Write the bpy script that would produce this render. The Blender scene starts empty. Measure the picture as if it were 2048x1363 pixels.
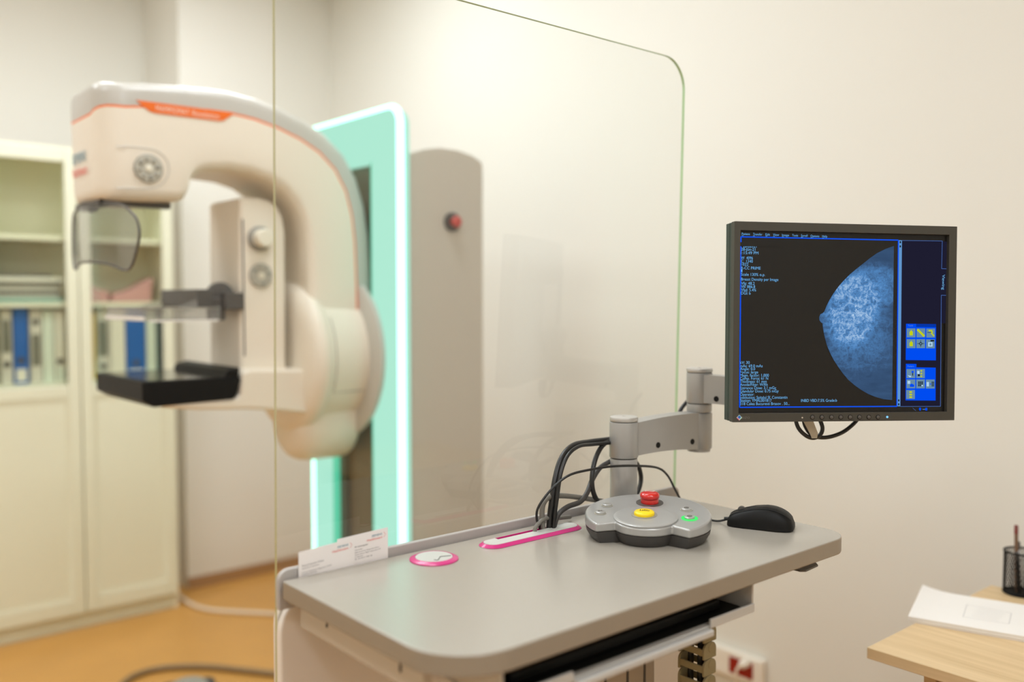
import bpy, bmesh, math, random
from mathutils import Vector, Matrix

# ------------------------------------------------------------------ camera, world, light
SC = bpy.context.scene
COL = SC.collection
FPX, CX, CY, HY = 1806.0, 1024.0, 681.5, 595.0
CAM = Vector((0, 0, 1.40))
PITCH = math.atan((CY - HY) / FPX)
YAW = math.radians(49.3)                      # heading, counter-clockwise from +x
FWH = Vector((math.cos(YAW), math.sin(YAW), 0))
RT = Vector((math.sin(YAW), -math.cos(YAW), 0))
ZUP = Vector((0, 0, 1))
FW = FWH * math.cos(PITCH) - ZUP * math.sin(PITCH)
UP = ZUP * math.cos(PITCH) + FWH * math.sin(PITCH)

cd = bpy.data.cameras.new('camera')
cam = bpy.data.objects.new('camera', cd)
COL.objects.link(cam)
cd.sensor_width = 36.0
cd.lens = 36.0 * FPX / 2048.0
cd.clip_start = 0.05
rm = Matrix((RT, UP, -FW)).transposed()
cam.matrix_world = Matrix.Translation(CAM) @ rm.to_4x4()
cd.dof.use_dof = True
cd.dof.focus_distance = 1.55
cd.dof.aperture_fstop = 1.35
SC.camera = cam

SC.view_settings.view_transform = 'Standard'
SC.view_settings.look = 'None'
SC.view_settings.exposure = 0.0
SC.view_settings.gamma = 1.0
SC.view_settings.use_curve_mapping = False
SC.cycles.max_bounces = 10
SC.cycles.diffuse_bounces = 5
SC.cycles.glossy_bounces = 4
SC.cycles.transmission_bounces = 6
SC.cycles.transparent_max_bounces = 24
SC.cycles.use_denoising = True
SC.cycles.sample_clamp_indirect = 6.0
SC.cycles.caustics_reflective = False
SC.cycles.caustics_refractive = False

w = bpy.data.worlds.new('world')
SC.world = w
w.use_nodes = True
w.node_tree.nodes['Background'].inputs[0].default_value = (1.0, 0.94, 0.86, 1)
w.node_tree.nodes['Background'].inputs[1].default_value = 0.05

ROOM = dict(x0=-1.6, x1=2.42, y0=-1.7, y1=4.27, h=3.05)
LAMPS = [(-0.7, 0.1), (0.7, 0.0), (-0.6, 2.0), (1.2, 1.9), (-0.3, 3.5), (0.5, -1.2), (0.7, 3.2), (1.55, 3.1)]  # last two panels added to brighten the back of the room
LAMP_W = 11.0
LAMP_COL = (0.88, 0.955, 1.005)


def area(name, loc, sx, sy, watts, col):
    l = bpy.data.lights.new(name, 'AREA')
    l.shape = 'RECTANGLE'
    l.size, l.size_y = sx, sy
    l.energy = watts
    l.color = col
    o = bpy.data.objects.new(name, l)
    o.location = loc
    COL.objects.link(o)
    return o


# ------------------------------------------------------------------ helpers
def ray(px, py):
    return FW + RT * ((px - CX) / FPX) - UP * ((py - CY) / FPX)


def on_z(px, py, z):
    d = ray(px, py)
    return CAM + d * ((z - CAM.z) / d.z)


def on_y(px, py, y):
    d = ray(px, py)
    return CAM + d * (y / d.y)


def on_x(px, py, x):
    d = ray(px, py)
    return CAM + d * (x / d.x)


def lin(c):
    c = c / 255.0
    return c / 12.92 if c <= 0.04045 else ((c + 0.055) / 1.055) ** 2.4


def rgb(r, g, b):
    return (lin(r), lin(g), lin(b), 1.0)


def mat(name, col, rough=0.5, metal=0.0, spec=0.5, coat=0.0, var=0.03, scale=30.0, bump=0.0, trans=0.0):
    """principled surface whose colour wanders a little with a noise texture"""
    m = bpy.data.materials.new(name)
    m.use_nodes = True
    nt = m.node_tree
    b = nt.nodes['Principled BSDF']
    b.inputs['Roughness'].default_value = rough
    b.inputs['Metallic'].default_value = metal
    b.inputs['Specular IOR Level'].default_value = spec
    b.inputs['Coat Weight'].default_value = coat
    b.inputs['Coat Roughness'].default_value = 0.1
    tc = nt.nodes.new('ShaderNodeTexCoord')
    nz = nt.nodes.new('ShaderNodeTexNoise')
    nz.inputs['Scale'].default_value = scale
    nz.inputs['Detail'].default_value = 3
    nt.links.new(tc.outputs['Object'], nz.inputs['Vector'])
    mx = nt.nodes.new('ShaderNodeMix')
    mx.data_type = 'RGBA'
    c = rgb(*col)
    mx.inputs['A'].default_value = tuple(x * (1 - var) for x in c[:3]) + (1,)
    mx.inputs['B'].default_value = tuple(min(1, x * (1 + var)) for x in c[:3]) + (1,)
    nt.links.new(nz.outputs['Fac'], mx.inputs['Factor'])
    nt.links.new(mx.outputs['Result'], b.inputs['Base Color'])
    if bump:
        bp = nt.nodes.new('ShaderNodeBump')
        bp.inputs['Strength'].default_value = bump
        bp.inputs['Distance'].default_value = 0.001
        nz2 = nt.nodes.new('ShaderNodeTexNoise')
        nz2.inputs['Scale'].default_value = scale * 12
        nt.links.new(tc.outputs['Object'], nz2.inputs['Vector'])
        nt.links.new(nz2.outputs['Fac'], bp.inputs['Height'])
        nt.links.new(bp.outputs['Normal'], b.inputs['Normal'])
    return m


def emit(name, col, strength=1.0):
    m = bpy.data.materials.new(name)
    m.use_nodes = True
    nt = m.node_tree
    nt.nodes.remove(nt.nodes['Principled BSDF'])
    e = nt.nodes.new('ShaderNodeEmission')
    e.inputs[0].default_value = rgb(*col)
    e.inputs[1].default_value = strength
    nt.links.new(e.outputs[0], nt.nodes['Material Output'].inputs[0])
    return m


def clear(name, tint=(0.99, 0.995, 0.99), ior=1.45, haze=0.0, hcol=(200, 200, 195), rough=0.0, refl=1.0):
    """clear sheet: mostly see-through, mirror-like by Fresnel on its outer side"""
    m = bpy.data.materials.new(name)
    m.use_nodes = True
    nt = m.node_tree
    nt.nodes.remove(nt.nodes['Principled BSDF'])
    out = nt.nodes['Material Output']
    tr = nt.nodes.new('ShaderNodeBsdfTransparent')
    tr.inputs[0].default_value = (*tint, 1)
    gl = nt.nodes.new('ShaderNodeBsdfGlossy')
    gl.inputs['Roughness'].default_value = rough
    fr = nt.nodes.new('ShaderNodeFresnel')
    fr.inputs['IOR'].default_value = ior
    ge = nt.nodes.new('ShaderNodeNewGeometry')
    inv = nt.nodes.new('ShaderNodeMath')
    inv.operation = 'SUBTRACT'
    inv.inputs[0].default_value = 1.0
    nt.links.new(ge.outputs['Backfacing'], inv.inputs[1])
    mu = nt.nodes.new('ShaderNodeMath')
    mu.operation = 'MULTIPLY'
    nt.links.new(fr.outputs[0], mu.inputs[0])
    nt.links.new(inv.outputs[0], mu.inputs[1])
    mu2 = nt.nodes.new('ShaderNodeMath')
    mu2.operation = 'MULTIPLY'
    mu2.inputs[1].default_value = refl
    nt.links.new(mu.outputs[0], mu2.inputs[0])
    mx = nt.nodes.new('ShaderNodeMixShader')
    nt.links.new(mu2.outputs[0], mx.inputs[0])
    nt.links.new(tr.outputs[0], mx.inputs[1])
    nt.links.new(gl.outputs[0], mx.inputs[2])
    last = mx
    if haze:
        df = nt.nodes.new('ShaderNodeBsdfDiffuse')
        df.inputs[0].default_value = rgb(*hcol)
        m2 = nt.nodes.new('ShaderNodeMixShader')
        m2.inputs[0].default_value = haze
        nt.links.new(last.outputs[0], m2.inputs[1])
        nt.links.new(df.outputs[0], m2.inputs[2])
        last = m2
    nt.links.new(last.outputs[0], out.inputs[0])
    return m


class MB:
    """collects shapes into one mesh"""

    def __init__(self):
        self.v, self.f, self.m = [], [], []

    def add(self, vs, fs, mi=0):
        n = len(self.v)
        self.v += [Vector(p) for p in vs]
        for f in fs:
            self.f.append([n + i for i in f])
            self.m.append(mi)
        return self

    def box(self, x0, x1, y0, y1, z0, z1, mi=0):
        v = [(x0, y0, z0), (x1, y0, z0), (x1, y1, z0), (x0, y1, z0), (x0, y0, z1), (x1, y0, z1), (x1, y1, z1), (x0, y1, z1)]
        return self.add(v, [(0, 3, 2, 1), (4, 5, 6, 7), (0, 1, 5, 4), (1, 2, 6, 5), (2, 3, 7, 6), (3, 0, 4, 7)], mi)

    def prism(self, pts, vec, mi=0, caps=True):
        """planar polygon pushed along vec"""
        vec = Vector(vec)
        pts = [Vector(p) for p in pts]
        n = len(pts)
        nrm = Vector((0, 0, 0))
        for i in range(n):
            a, b = pts[i] - pts[0], pts[(i + 1) % n] - pts[0]
            nrm += a.cross(b)
        if nrm.dot(vec) > 0:
            pts = pts[::-1]
        vs = pts + [p + vec for p in pts]
        fs = []
        if caps:
            fs += [tuple(range(n)), tuple(range(2 * n - 1, n - 1, -1))]
        for i in range(n):
            j = (i + 1) % n
            fs.append((j, i, n + i, n + j))
        return self.add(vs, fs, mi)

    def frame(self, outer, inner, vec, mi=0):
        """ring between two loops of equal count, pushed along vec"""
        vec = Vector(vec)
        n = len(outer)
        o = [Vector(p) for p in outer]
        i_ = [Vector(p) for p in inner]
        nrm = Vector((0, 0, 0))
        for k in range(n):
            nrm += (o[k] - o[0]).cross(o[(k + 1) % n] - o[0])
        if nrm.dot(vec) > 0:
            o, i_ = o[::-1], i_[::-1]
        vs = o + i_ + [p + vec for p in o] + [p + vec for p in i_]
        fs = []
        for k in range(n):
            j = (k + 1) % n
            fs += [(k, j, n + j, n + k), (2 * n + j, 2 * n + k, 3 * n + k, 3 * n + j),
                   (j, k, 2 * n + k, 2 * n + j), (n + k, n + j, 3 * n + j, 3 * n + k)]
        return self.add(vs, fs, mi)

    def lathe(self, prof, c, axis=(0, 0, 1), seg=40, mi=0, sx=1.0, sy=1.0, xdir=None):
        """profile [(r, h)] turned about an axis through c"""
        ax = Vector(axis).normalized()
        a = Vector(xdir) if xdir else (Vector((1, 0, 0)) if abs(ax.x) < 0.9 else Vector((0, 1, 0)))
        a = (a - ax * a.dot(ax)).normalized()
        b = ax.cross(a)
        c = Vector(c)
        vs, fs = [], []
        for r, h in prof:
            for k in range(seg):
                t = 2 * math.pi * k / seg
                vs.append(c + ax * h + a * (r * math.cos(t) * sx) + b * (r * math.sin(t) * sy))
        for i in range(len(prof) - 1):
            for k in range(seg):
                j = (k + 1) % seg
                fs.append((i * seg + k, i * seg + j, (i + 1) * seg + j, (i + 1) * seg + k))
        ring = prof[0] == prof[-1]
        if prof[0][0] > 1e-6 and not ring:
            fs.append(tuple(range(seg - 1, -1, -1)))
        if prof[-1][0] > 1e-6 and not ring:
            n = (len(prof) - 1) * seg
            fs.append(tuple(range(n, n + seg)))
        return self.add(vs, fs, mi)

    def cyl(self, c, axis, r, h, mi=0, seg=32, bev=0.0):
        if bev:
            p = [(r - bev, 0), (r - bev * .3, bev * .3), (r, bev), (r, h - bev), (r - bev * .3, h - bev * .3), (r - bev, h)]
        else:
            p = [(r, 0), (r, h)]
        return self.lathe(p, c, axis, seg, mi)

    def tube(self, pts, r, mi=0, seg=10, sub=8, closed=False):
        """round tube along a smooth curve through pts"""
        P = [Vector(p) for p in pts]
        if sub > 1 and len(P) > 2:
            Q = []
            n = len(P)
            rng = range(n if closed else n - 1)
            for i in rng:
                p0 = P[i - 1] if (i > 0 or closed) else P[0] * 2 - P[1]
                p1, p2 = P[i], P[(i + 1) % n]
                p3 = P[(i + 2) % n] if (i + 2 < n or closed) else P[-1] * 2 - P[-2]
                for s in range(sub):
                    t = s / sub
                    Q.append(0.5 * ((2 * p1) + (p2 - p0) * t + (2 * p0 - 5 * p1 + 4 * p2 - p3) * t * t + (3 * p1 - p0 - 3 * p2 + p3) * t ** 3))
            if not closed:
                Q.append(P[-1])
            P = Q
        n = len(P)
        vs, fs = [], []
        prev = None
        for i in range(n):
            t = (P[(i + 1) % n] - P[i - 1]) if closed else (P[min(i + 1, n - 1)] - P[max(i - 1, 0)])
            if t.length < 1e-9:
                t = Vector((0, 0, 1))
            t.normalize()
            if prev is None:
                u = t.cross(ZUP)
                if u.length < 0.05:
                    u = t.cross(Vector((1, 0, 0)))
            else:
                u = prev - t * prev.dot(t)
            u.normalize()
            prev = u
            b = t.cross(u)
            for k in range(seg):
                a = 2 * math.pi * k / seg
                vs.append(P[i] + u * (r * math.cos(a)) + b * (r * math.sin(a)))
        for i in range(n if closed else n - 1):
            j2 = (i + 1) % n
            for k in range(seg):
                j = (k + 1) % seg
                fs.append((i * seg + k, i * seg + j, j2 * seg + j, j2 * seg + k))
        if not closed:
            fs.append(tuple(range(seg - 1, -1, -1)))
            fs.append(tuple(range((n - 1) * seg, n * seg)))
        return self.add(vs, fs, mi)

    def loft(self, rings, mi=0, caps=(True, True)):
        n = len(rings[0])
        vs = [p for r in rings for p in r]
        fs = []
        for i in range(len(rings) - 1):
            for k in range(n):
                j = (k + 1) % n
                fs.append((i * n + k, i * n + j, (i + 1) * n + j, (i + 1) * n + k))
        if caps[0]:
            fs.append(tuple(range(n - 1, -1, -1)))
        if caps[1]:
            fs.append(tuple(range((len(rings) - 1) * n, len(rings) * n)))
        return self.add(vs, fs, mi)

    def text(self, s, o, ex, ez, h, mi=0, wid=None, align='LEFT', squeeze=1.0):
        """lettering on a plane: o = left end of the baseline, h = capital height"""
        cu = bpy.data.curves.new('lettering', 'FONT')
        cu.body = s
        cu.size = 1.0
        cu.resolution_u = 3
        ob = bpy.data.objects.new('lettering', cu)
        me = bpy.data.meshes.new_from_object(ob)
        co = [v.co.copy() for v in me.vertices]
        if co:
            k = h / 0.69
            x0, x1 = min(c.x for c in co), max(c.x for c in co)
            kx = k * squeeze if wid is None else wid / max(1e-6, x1 - x0)
            off = 0 if align == 'LEFT' else (-(x1 - x0) * kx if align == 'RIGHT' else -(x1 - x0) * kx / 2)
            ex, ez, o = Vector(ex), Vector(ez), Vector(o)
            self.add([o + ex * ((c.x - x0) * kx + off) + ez * (c.y * k) for c in co], [tuple(p.vertices) for p in me.polygons], mi)
        bpy.data.objects.remove(ob)
        bpy.data.meshes.remove(me)
        bpy.data.curves.remove(cu)
        return self

    def build(self, name, mats, parent=None, bevel=0.0, bseg=3, smooth=40, label=None, local=False, fix=False):
        me = bpy.data.meshes.new(name)
        off = Vector((0, 0, 0))
        if parent is not None and not local:
            r = parent
            while r.parent:
                r = r.parent
            off = Vector(r.location)
        me.from_pydata([tuple(p - off) for p in self.v], [], self.f)
        if not isinstance(mats, (list, tuple)):
            mats = [mats]
        for m_ in mats:
            me.materials.append(m_)
        me.polygons.foreach_set('material_index', self.m)
        bm = bmesh.new()
        bm.from_mesh(me)
        bmesh.ops.remove_doubles(bm, verts=bm.verts, dist=1e-6)
        if fix:
            bmesh.ops.recalc_face_normals(bm, faces=bm.faces)
        bm.to_mesh(me)
        bm.free()
        me.update()
        if smooth:
            me.polygons.foreach_set('use_smooth', [True] * len(me.polygons))
            me.set_sharp_from_angle(angle=math.radians(smooth))
        o = bpy.data.objects.new(name, me)
        COL.objects.link(o)
        if parent is not None:
            o.parent = parent
        if bevel:
            b = o.modifiers.new('bevel', 'BEVEL')
            b.width = bevel
            b.segments = bseg
            b.limit_method = 'ANGLE'
            b.angle_limit = math.radians(38)
            b.harden_normals = True
        if label:
            o['label'] = label
        return o


def tag(o, label, cat, group=None):
    o['label'] = label
    o['category'] = cat
    if group:
        o['group'] = group
    return o


def thing(name, label, cat, loc=(0, 0, 0), rot=0.0, group=None):
    o = bpy.data.objects.new(name, None)
    o.empty_display_size = 0.05
    o.location = loc
    o.rotation_euler = (0, 0, rot)
    COL.objects.link(o)
    return tag(o, label, cat, group)


def struct(o):
    o['kind'] = 'structure'
    return o


def rrect(x0, x1, y0, y1, rs, seg=10):
    """rounded rectangle loop; rs = radii at (x0y0, x1y0, x1y1, x0y1)"""
    out = []
    for (cx, cy, a0), r in zip(((x0, y0, 180), (x1, y0, 270), (x1, y1, 0), (x0, y1, 90)), rs):
        sx = 1 if cx == x0 else -1
        sy = 1 if cy == y0 else -1
        ox, oy = cx + sx * r, cy + sy * r
        for k in range(seg + 1):
            a = math.radians(a0 + 90 * k / seg)
            out.append((ox + r * math.cos(a), oy + r * math.sin(a)))
    return out


# ------------------------------------------------------------------ materials
def wall_material():
    return mat('warm white wall paint', (230, 227, 219), 0.75, spec=0.25, var=0.012, scale=1.5, bump=0.06)


M_WALL = wall_material()
M_CEIL = mat('ceiling white', (240, 238, 232), 0.8, spec=0.2, var=0.01)
M_SKIRT = mat('brown coved skirting', (150, 104, 52), 0.5, var=0.05)


def floor_material():
    m = mat('ochre sheet flooring', (198, 146, 76), 0.38, spec=0.4, var=0.10, scale=5)
    return m


M_FLOOR = floor_material()
M_CAB = mat('cream cabinet lacquer', (226, 225, 202), 0.45, spec=0.4, var=0.015)
M_CABIN = mat('cream cabinet inside', (238, 234, 212), 0.6, spec=0.3, var=0.02)
M_PANE = clear('door glass', (0.97, 0.985, 0.95), 1.45)
M_GLASS = clear('shield glass', (0.99, 0.995, 0.99), 1.7)
M_GLEDGE = mat('green glass edge', (182, 180, 134), 0.15, spec=0.8, var=0.1)
M_GLEDGE2 = mat('bright green glass edge', (172, 206, 158), 0.15, spec=0.6, var=0.1)
M_WHITE = mat('machine white shell', (234, 224, 208), 0.38, spec=0.4, var=0.012)
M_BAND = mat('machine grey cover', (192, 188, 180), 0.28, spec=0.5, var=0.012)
M_ORANGE = mat('orange trim', (236, 112, 34), 0.4, var=0.03)
M_ORTEXT = mat('pale lettering', (246, 214, 196), 0.5)
M_STAND = mat('stand taupe grey', (194, 187, 175), 0.42, spec=0.4, var=0.015)
M_RECESS = mat('olive grey recess', (112, 102, 76), 0.5, var=0.12, scale=60)
M_RECESS2 = mat('dark recess rail', (84, 80, 64), 0.5, var=0.05)
M_MINT = emit('mint glow panel', (177, 240, 217), 1.0)
M_MINTHI = emit('bright mint tube', (176, 255, 232), 3.0)
M_MINTDEEP = emit('deep mint edge', (96, 222, 178), 0.85)
M_BLACK = mat('black plastic', (18, 17, 16), 0.5, spec=0.2, var=0.05)
M_BLACKGLOSS = mat('glossy black top', (38, 36, 33), 0.12, spec=0.6, var=0.05)
M_DKGREY = mat('dark grey plastic', (84, 80, 76), 0.4, var=0.04)
M_MIDGREY = mat('mid grey plastic', (150, 146, 136), 0.45, var=0.04)
M_LTGREY = mat('light grey buttons', (190, 186, 172), 0.45, var=0.04)
M_KEY = mat('soft grey keys', (168, 164, 152), 0.45, var=0.04)
M_KNOB = mat('cream knob', (232, 226, 208), 0.4, var=0.02)
M_PLEXI = clear('clear plexiglass', (0.90, 0.90, 0.89), 1.7, haze=0.10, hcol=(225, 220, 215))
M_PLEXIG = clear('grey tinted plexiglass', (0.80, 0.80, 0.79), 1.45, haze=0.06, hcol=(150, 150, 148))
M_RED = mat('red button', (206, 24, 20), 0.25, spec=0.6, coat=0.5, var=0.04)
M_YELLOW = mat('yellow button', (250, 214, 10), 0.35, spec=0.5, var=0.03)
M_TOP = mat('warm grey worktop laminate', (168, 161, 150), 0.24, spec=0.85, var=0.012, scale=60)
M_EDGESHADE = mat('shaded worktop edge', (150, 138, 122), 0.4, spec=0.4, var=0.03)  # worktop colour darkened: shading of the edge put into the material
M_RAIL = mat('grey rail metal', (178, 172, 168), 0.38, spec=0.5, var=0.03)
M_PALE = mat('console pale panel', (230, 222, 214), 0.45, var=0.02)
M_APRON = mat('console apron grey', (196, 186, 172), 0.5, var=0.02)
M_STEEL = mat('tray light metal', (196, 192, 186), 0.35, spec=0.5, var=0.03)
M_ALU = mat('aluminium lift column', (182, 170, 154), 0.42, metal=0.25, var=0.03)
M_PINK = mat('pink grommet ring', (206, 44, 126), 0.25, spec=0.6, var=0.04)
M_PINKDK = mat('deep magenta slot', (150, 14, 92), 0.4, var=0.04)
M_CAP = mat('pale grommet cap', (200, 200, 194), 0.35, var=0.02)
M_ARM = mat('silver grey arm paint', (172, 169, 165), 0.34, metal=0.25, spec=0.5, var=0.03)
M_ARMLT = mat('light silver cap', (196, 192, 186), 0.35, metal=0.3, var=0.02)
M_SILVER = mat('silver control shell', (176, 175, 173), 0.3, metal=0.35, spec=0.5, var=0.03)
M_CHAR = mat('charcoal base', (62, 59, 57), 0.45, var=0.04)
M_BEZEL = mat('dark grey bezel', (66, 63, 56), 0.42, spec=0.4, var=0.03)
M_BEZSIDE = mat('monitor side plastic', (44, 56, 50), 0.42, spec=0.4, var=0.03)
M_SCREEN = mat('dark matte screen', (24, 22, 20), 0.3, spec=0.32, var=0.04)
M_CABLE = mat('black cable sheath', (30, 29, 28), 0.38, spec=0.5, var=0.05)
M_CABLEG = mat('grey cable sheath', (120, 116, 108), 0.45, var=0.05)
M_CABLEW = mat('white cable sheath', (222, 206, 182), 0.5, var=0.03)
M_CABLEB = mat('taupe hose', (140, 112, 74), 0.5, var=0.05)
M_STRAP = mat('beige strap', (206, 196, 178), 0.5, var=0.03)
M_PAPER = mat('white paper', (240, 236, 232), 0.6, spec=0.25, var=0.01)
M_CARD = mat('white card', (242, 236, 234), 0.5, spec=0.3, var=0.01)
M_INK = mat('grey ink', (96, 90, 90), 0.6)
M_TEALINK = mat('teal ink', (26, 122, 148), 0.6)
M_REDINK = mat('red orange ink', (224, 74, 56), 0.6)
M_CHAIN = mat('beige energy chain', (150, 138, 104), 0.45, var=0.04)
M_SOCK = mat('white socket plastic', (238, 230, 218), 0.4, var=0.01)
M_REDSOCK = mat('dark red socket', (150, 16, 12), 0.3, var=0.06)


def wood_material():
    m = bpy.data.materials.new('pale oak laminate')
    m.use_nodes = True
    nt = m.node_tree
    b = nt.nodes['Principled BSDF']
    b.inputs['Roughness'].default_value = 0.45
    b.inputs['Specular IOR Level'].default_value = 0.35
    tc = nt.nodes.new('ShaderNodeTexCoord')
    mp = nt.nodes.new('ShaderNodeMapping')
    mp.inputs['Scale'].default_value = (34, 1.6, 30)
    nz = nt.nodes.new('ShaderNodeTexNoise')
    nz.inputs['Scale'].default_value = 1.5
    nz.inputs['Detail'].default_value = 5
    nz.inputs['Distortion'].default_value = 0.4
    rp = nt.nodes.new('ShaderNodeValToRGB')
    rp.color_ramp.elements[0].position = 0.3
    rp.color_ramp.elements[0].color = rgb(206, 176, 132)
    rp.color_ramp.elements[1].position = 0.7
    rp.color_ramp.elements[1].color = rgb(226, 198, 156)
    nt.links.new(tc.outputs['Object'], mp.inputs['Vector'])
    nt.links.new(mp.outputs['Vector'], nz.inputs['Vector'])
    nt.links.new(nz.outputs['Fac'], rp.inputs['Fac'])
    nt.links.new(rp.outputs['Color'], b.inputs['Base Color'])
    return m


M_WOOD = wood_material()

# ------------------------------------------------------------------ the room
R = ROOM
T = 0.12
NX, NY = 1.613, 4.74            # the niche for the cabinet: its right cheek and its back
struct(MB().box(R['x0'] - T, R['x1'] + T, R['y0'] - T, NY + T, -0.1, 0).build('floor', M_FLOOR))
struct(MB().box(R['x0'] - T, R['x1'] + T, R['y0'] - T, NY + T, R['h'], R['h'] + 0.1).build('ceiling', M_CEIL))
bk = MB()
bk.box(R['x0'] - T, NX, NY, NY + T, 0, R['h'])
bk.box(NX, R['x1'] + T, R['y1'], NY + T, 0, R['h'])
struct(bk.build('wall_back', M_WALL))
struct(MB().box(R['x1'], R['x1'] + T, R['y0'] - T, R['y1'], 0, R['h']).build('wall_right', M_WALL))
struct(MB().box(R['x0'] - T, R['x0'], R['y0'] - T, NY, 0, R['h']).build('wall_left', M_WALL))
struct(MB().box(R['x0'], R['x1'], R['y0'] - T, R['y0'], 0, R['h']).build('wall_front', M_WALL))
bb = MB()
bb.prism([(NX, R['y1'], 0), (NX, R['y1'] - 0.022, 0), (NX, R['y1'] - 0.010, 0.012), (NX, R['y1'] - 0.004, 0.05), (NX, R['y1'], 0.052)], (R['x1'] - NX, 0, 0))
struct(bb.build('baseboard_back', M_SKIRT, smooth=60))

M_LAMPF = mat('lamp frame', (240, 240, 238), 0.4)
M_LAMPD = emit('lamp diffuser', (246, 250, 255), 5.0)
for i, (lx, ly) in enumerate(LAMPS):
    pos = ['over the front left', 'over the console', 'left of the room centre', 'over the machine', 'left of the bookcase niche', 'by the front wall', 'added to brighten the bookcase side', 'added to brighten the back right corner'][i]
    t = thing('ceiling_light', 'square white ceiling light panel ' + pos, 'ceiling light', (lx, ly, R['h'] - 0.03), 0, 'square ceiling light panels')
    f = MB()
    s = 0.3
    f.frame([(lx - s, ly - s, R['h'] - .03), (lx + s, ly - s, R['h'] - .03), (lx + s, ly + s, R['h'] - .03), (lx - s, ly + s, R['h'] - .03)],
            [(lx - s + .02, ly - s + .02, R['h'] - .03), (lx + s - .02, ly - s + .02, R['h'] - .03), (lx + s - .02, ly + s - .02, R['h'] - .03), (lx - s + .02, ly + s - .02, R['h'] - .03)], (0, 0, 0.03))
    f.build('lamp_frame', M_LAMPF, t)
    MB().box(lx - s + .02, lx + s - .02, ly - s + .02, ly + s - .02, R['h'] - .02, R['h'] - .012).build('diffuser', M_LAMPD, t)
    area('panel_light', (lx, ly, R['h'] - .035), 0.56, 0.56, LAMP_W, LAMP_COL)

# ------------------------------------------------------------------ bookcase
BX0, BXM, BX1, BY = 0.694, 1.0895, 1.484, 4.03
bc = thing('bookcase', 'tall cream bookcase with two glazed and panelled doors in the wall niche', 'bookcase', ((BX0 + BX1) / 2, BY + 0.14, 0))
c = MB()
c.box(BX0, BX0 + .018, BY + .02, BY + .30, 0, 2.02)
c.box(BX1 - .018, BX1, BY + .02, BY + .30, 0, 2.02)
c.box(BX0 + .018, BX1 - .018, BY + .02, BY + .30, 2.0, 2.02)
c.box(BX0 + .018, BX1 - .018, BY + .292, BY + .30, 0.07, 2.0)
c.build('carcass', M_CABIN, bc)
MB().box(BX0 + .018, BX1 - .018, BY + .03, BY + .045, 0, .068).build('plinth', M_CAB, bc)
SHELF_Z = [0.07, 1.03, 1.362, 1.636]
for z in SHELF_Z:
    MB().box(BX0 + .018, BX1 - .018, BY + .035, BY + .292, z, z + .018).build('shelf', M_CABIN, bc)
for (a, b) in ((BX0 + .002, BXM - .002), (BXM + .002, BX1 - .002)):
    d = MB()
    st = .046
    d.box(a, a + st, BY, BY + .018, .07, 2.012)
    d.box(b - st, b, BY, BY + .018, .07, 2.012)
    d.box(a + st, b - st, BY, BY + .018, 1.955, 2.012)
    d.box(a + st, b - st, BY, BY + .018, .985, 1.037)
    d.box(a + st, b - st, BY, BY + .018, .07, .13)
    door = d.build('door', M_CAB, bc, bevel=.004, bseg=2)
    MB().box(a + st - .002, b - st + .002, BY + .008, BY + .012, 1.03, 1.96).build('glass_pane', M_PANE, door)
    p = MB()
    p.box(a + st - .002, b - st + .002, BY + .007, BY + .014, .125, .99)
    x0, x1, z0, z1 = a + st, b - st, .13, .985
    p.frame([(x0, BY + .001, z0), (x1, BY + .001, z0), (x1, BY + .001, z1), (x0, BY + .001, z1)],
            [(x0 + .014, BY + .005, z0 + .014), (x1 - .014, BY + .005, z0 + .014), (x1 - .014, BY + .005, z1 - .014), (x0 + .014, BY + .005, z1 - .014)], (0, .004, 0))
    p.build('lower_panel', M_CAB, door)

M_BLUE = mat('blue binder cloth', (10, 92, 172), 0.5, var=0.04)
M_GREYB = mat('grey binder board', (206, 202, 188), 0.55, var=0.04)
M_WHITEB = mat('off white binder', (226, 222, 206), 0.5, var=0.03)
M_PALEG = mat('pale green binder', (214, 222, 206), 0.5, var=0.03)
M_YELLB = mat('yellow folder', (212, 178, 50), 0.5, var=0.03)
M_DARKB = mat('dark teal folder', (58, 80, 84), 0.5, var=0.05)
M_SPINE = mat('dark grey spine label', (112, 110, 96), 0.6, var=0.05)
M_TEAL = mat('teal folder', (120, 160, 146), 0.5, var=0.05)
M_PINKF = mat('dusty pink folder', (196, 146, 140), 0.55, var=0.06)
M_BEIGE = mat('beige paper', (198, 184, 148), 0.6, var=0.05)


def binder(pxa, pxb, ztop, m, label, lab=None, hole=None, name='ring_binder', dep=0.2, labz=None, y=4.09):
    z0 = 1.0485
    xa, xb = on_y(pxa, 680, y).x, on_y(pxb, 680, y).x
    t = thing(name, label, 'binder', ((xa + xb) / 2, y + dep / 2, z0), 0, 'binders standing on the bookcase shelf')
    s = MB()
    s.box(xa, xa + .003, y, y + dep, z0, ztop)
    s.box(xb - .003, xb, y, y + dep, z0, ztop)
    s.box(xa, xb, y, y + .003, z0, ztop)
    s.build('cover', m, t, bevel=.001, bseg=1)
    MB().box(xa + .004, xb - .004, y + .006, y + dep - .006, z0 + .004, ztop - .008).build('paper_block', M_PAPER, t)
    xm, wv = (xa + xb) / 2, xb - xa
    if lab:
        za, zb = labz
        MB().box(xm - wv * .36, xm + wv * .36, y - .0012, y, za, zb).build('spine_label', lab, t)
    if hole:
        h = MB()
        h.lathe([(.006, 0), (.013, 0), (.013, .0015), (.006, .0015), (.006, 0)], (xm, y, hole), (0, -1, 0), 20)
        h.lathe([(.0, 0.0003), (.0065, .0003)], (xm, y, hole), (0, -1, 0), 20)
        h.build('finger_ring', M_DKGREY, t)
    return t


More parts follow.
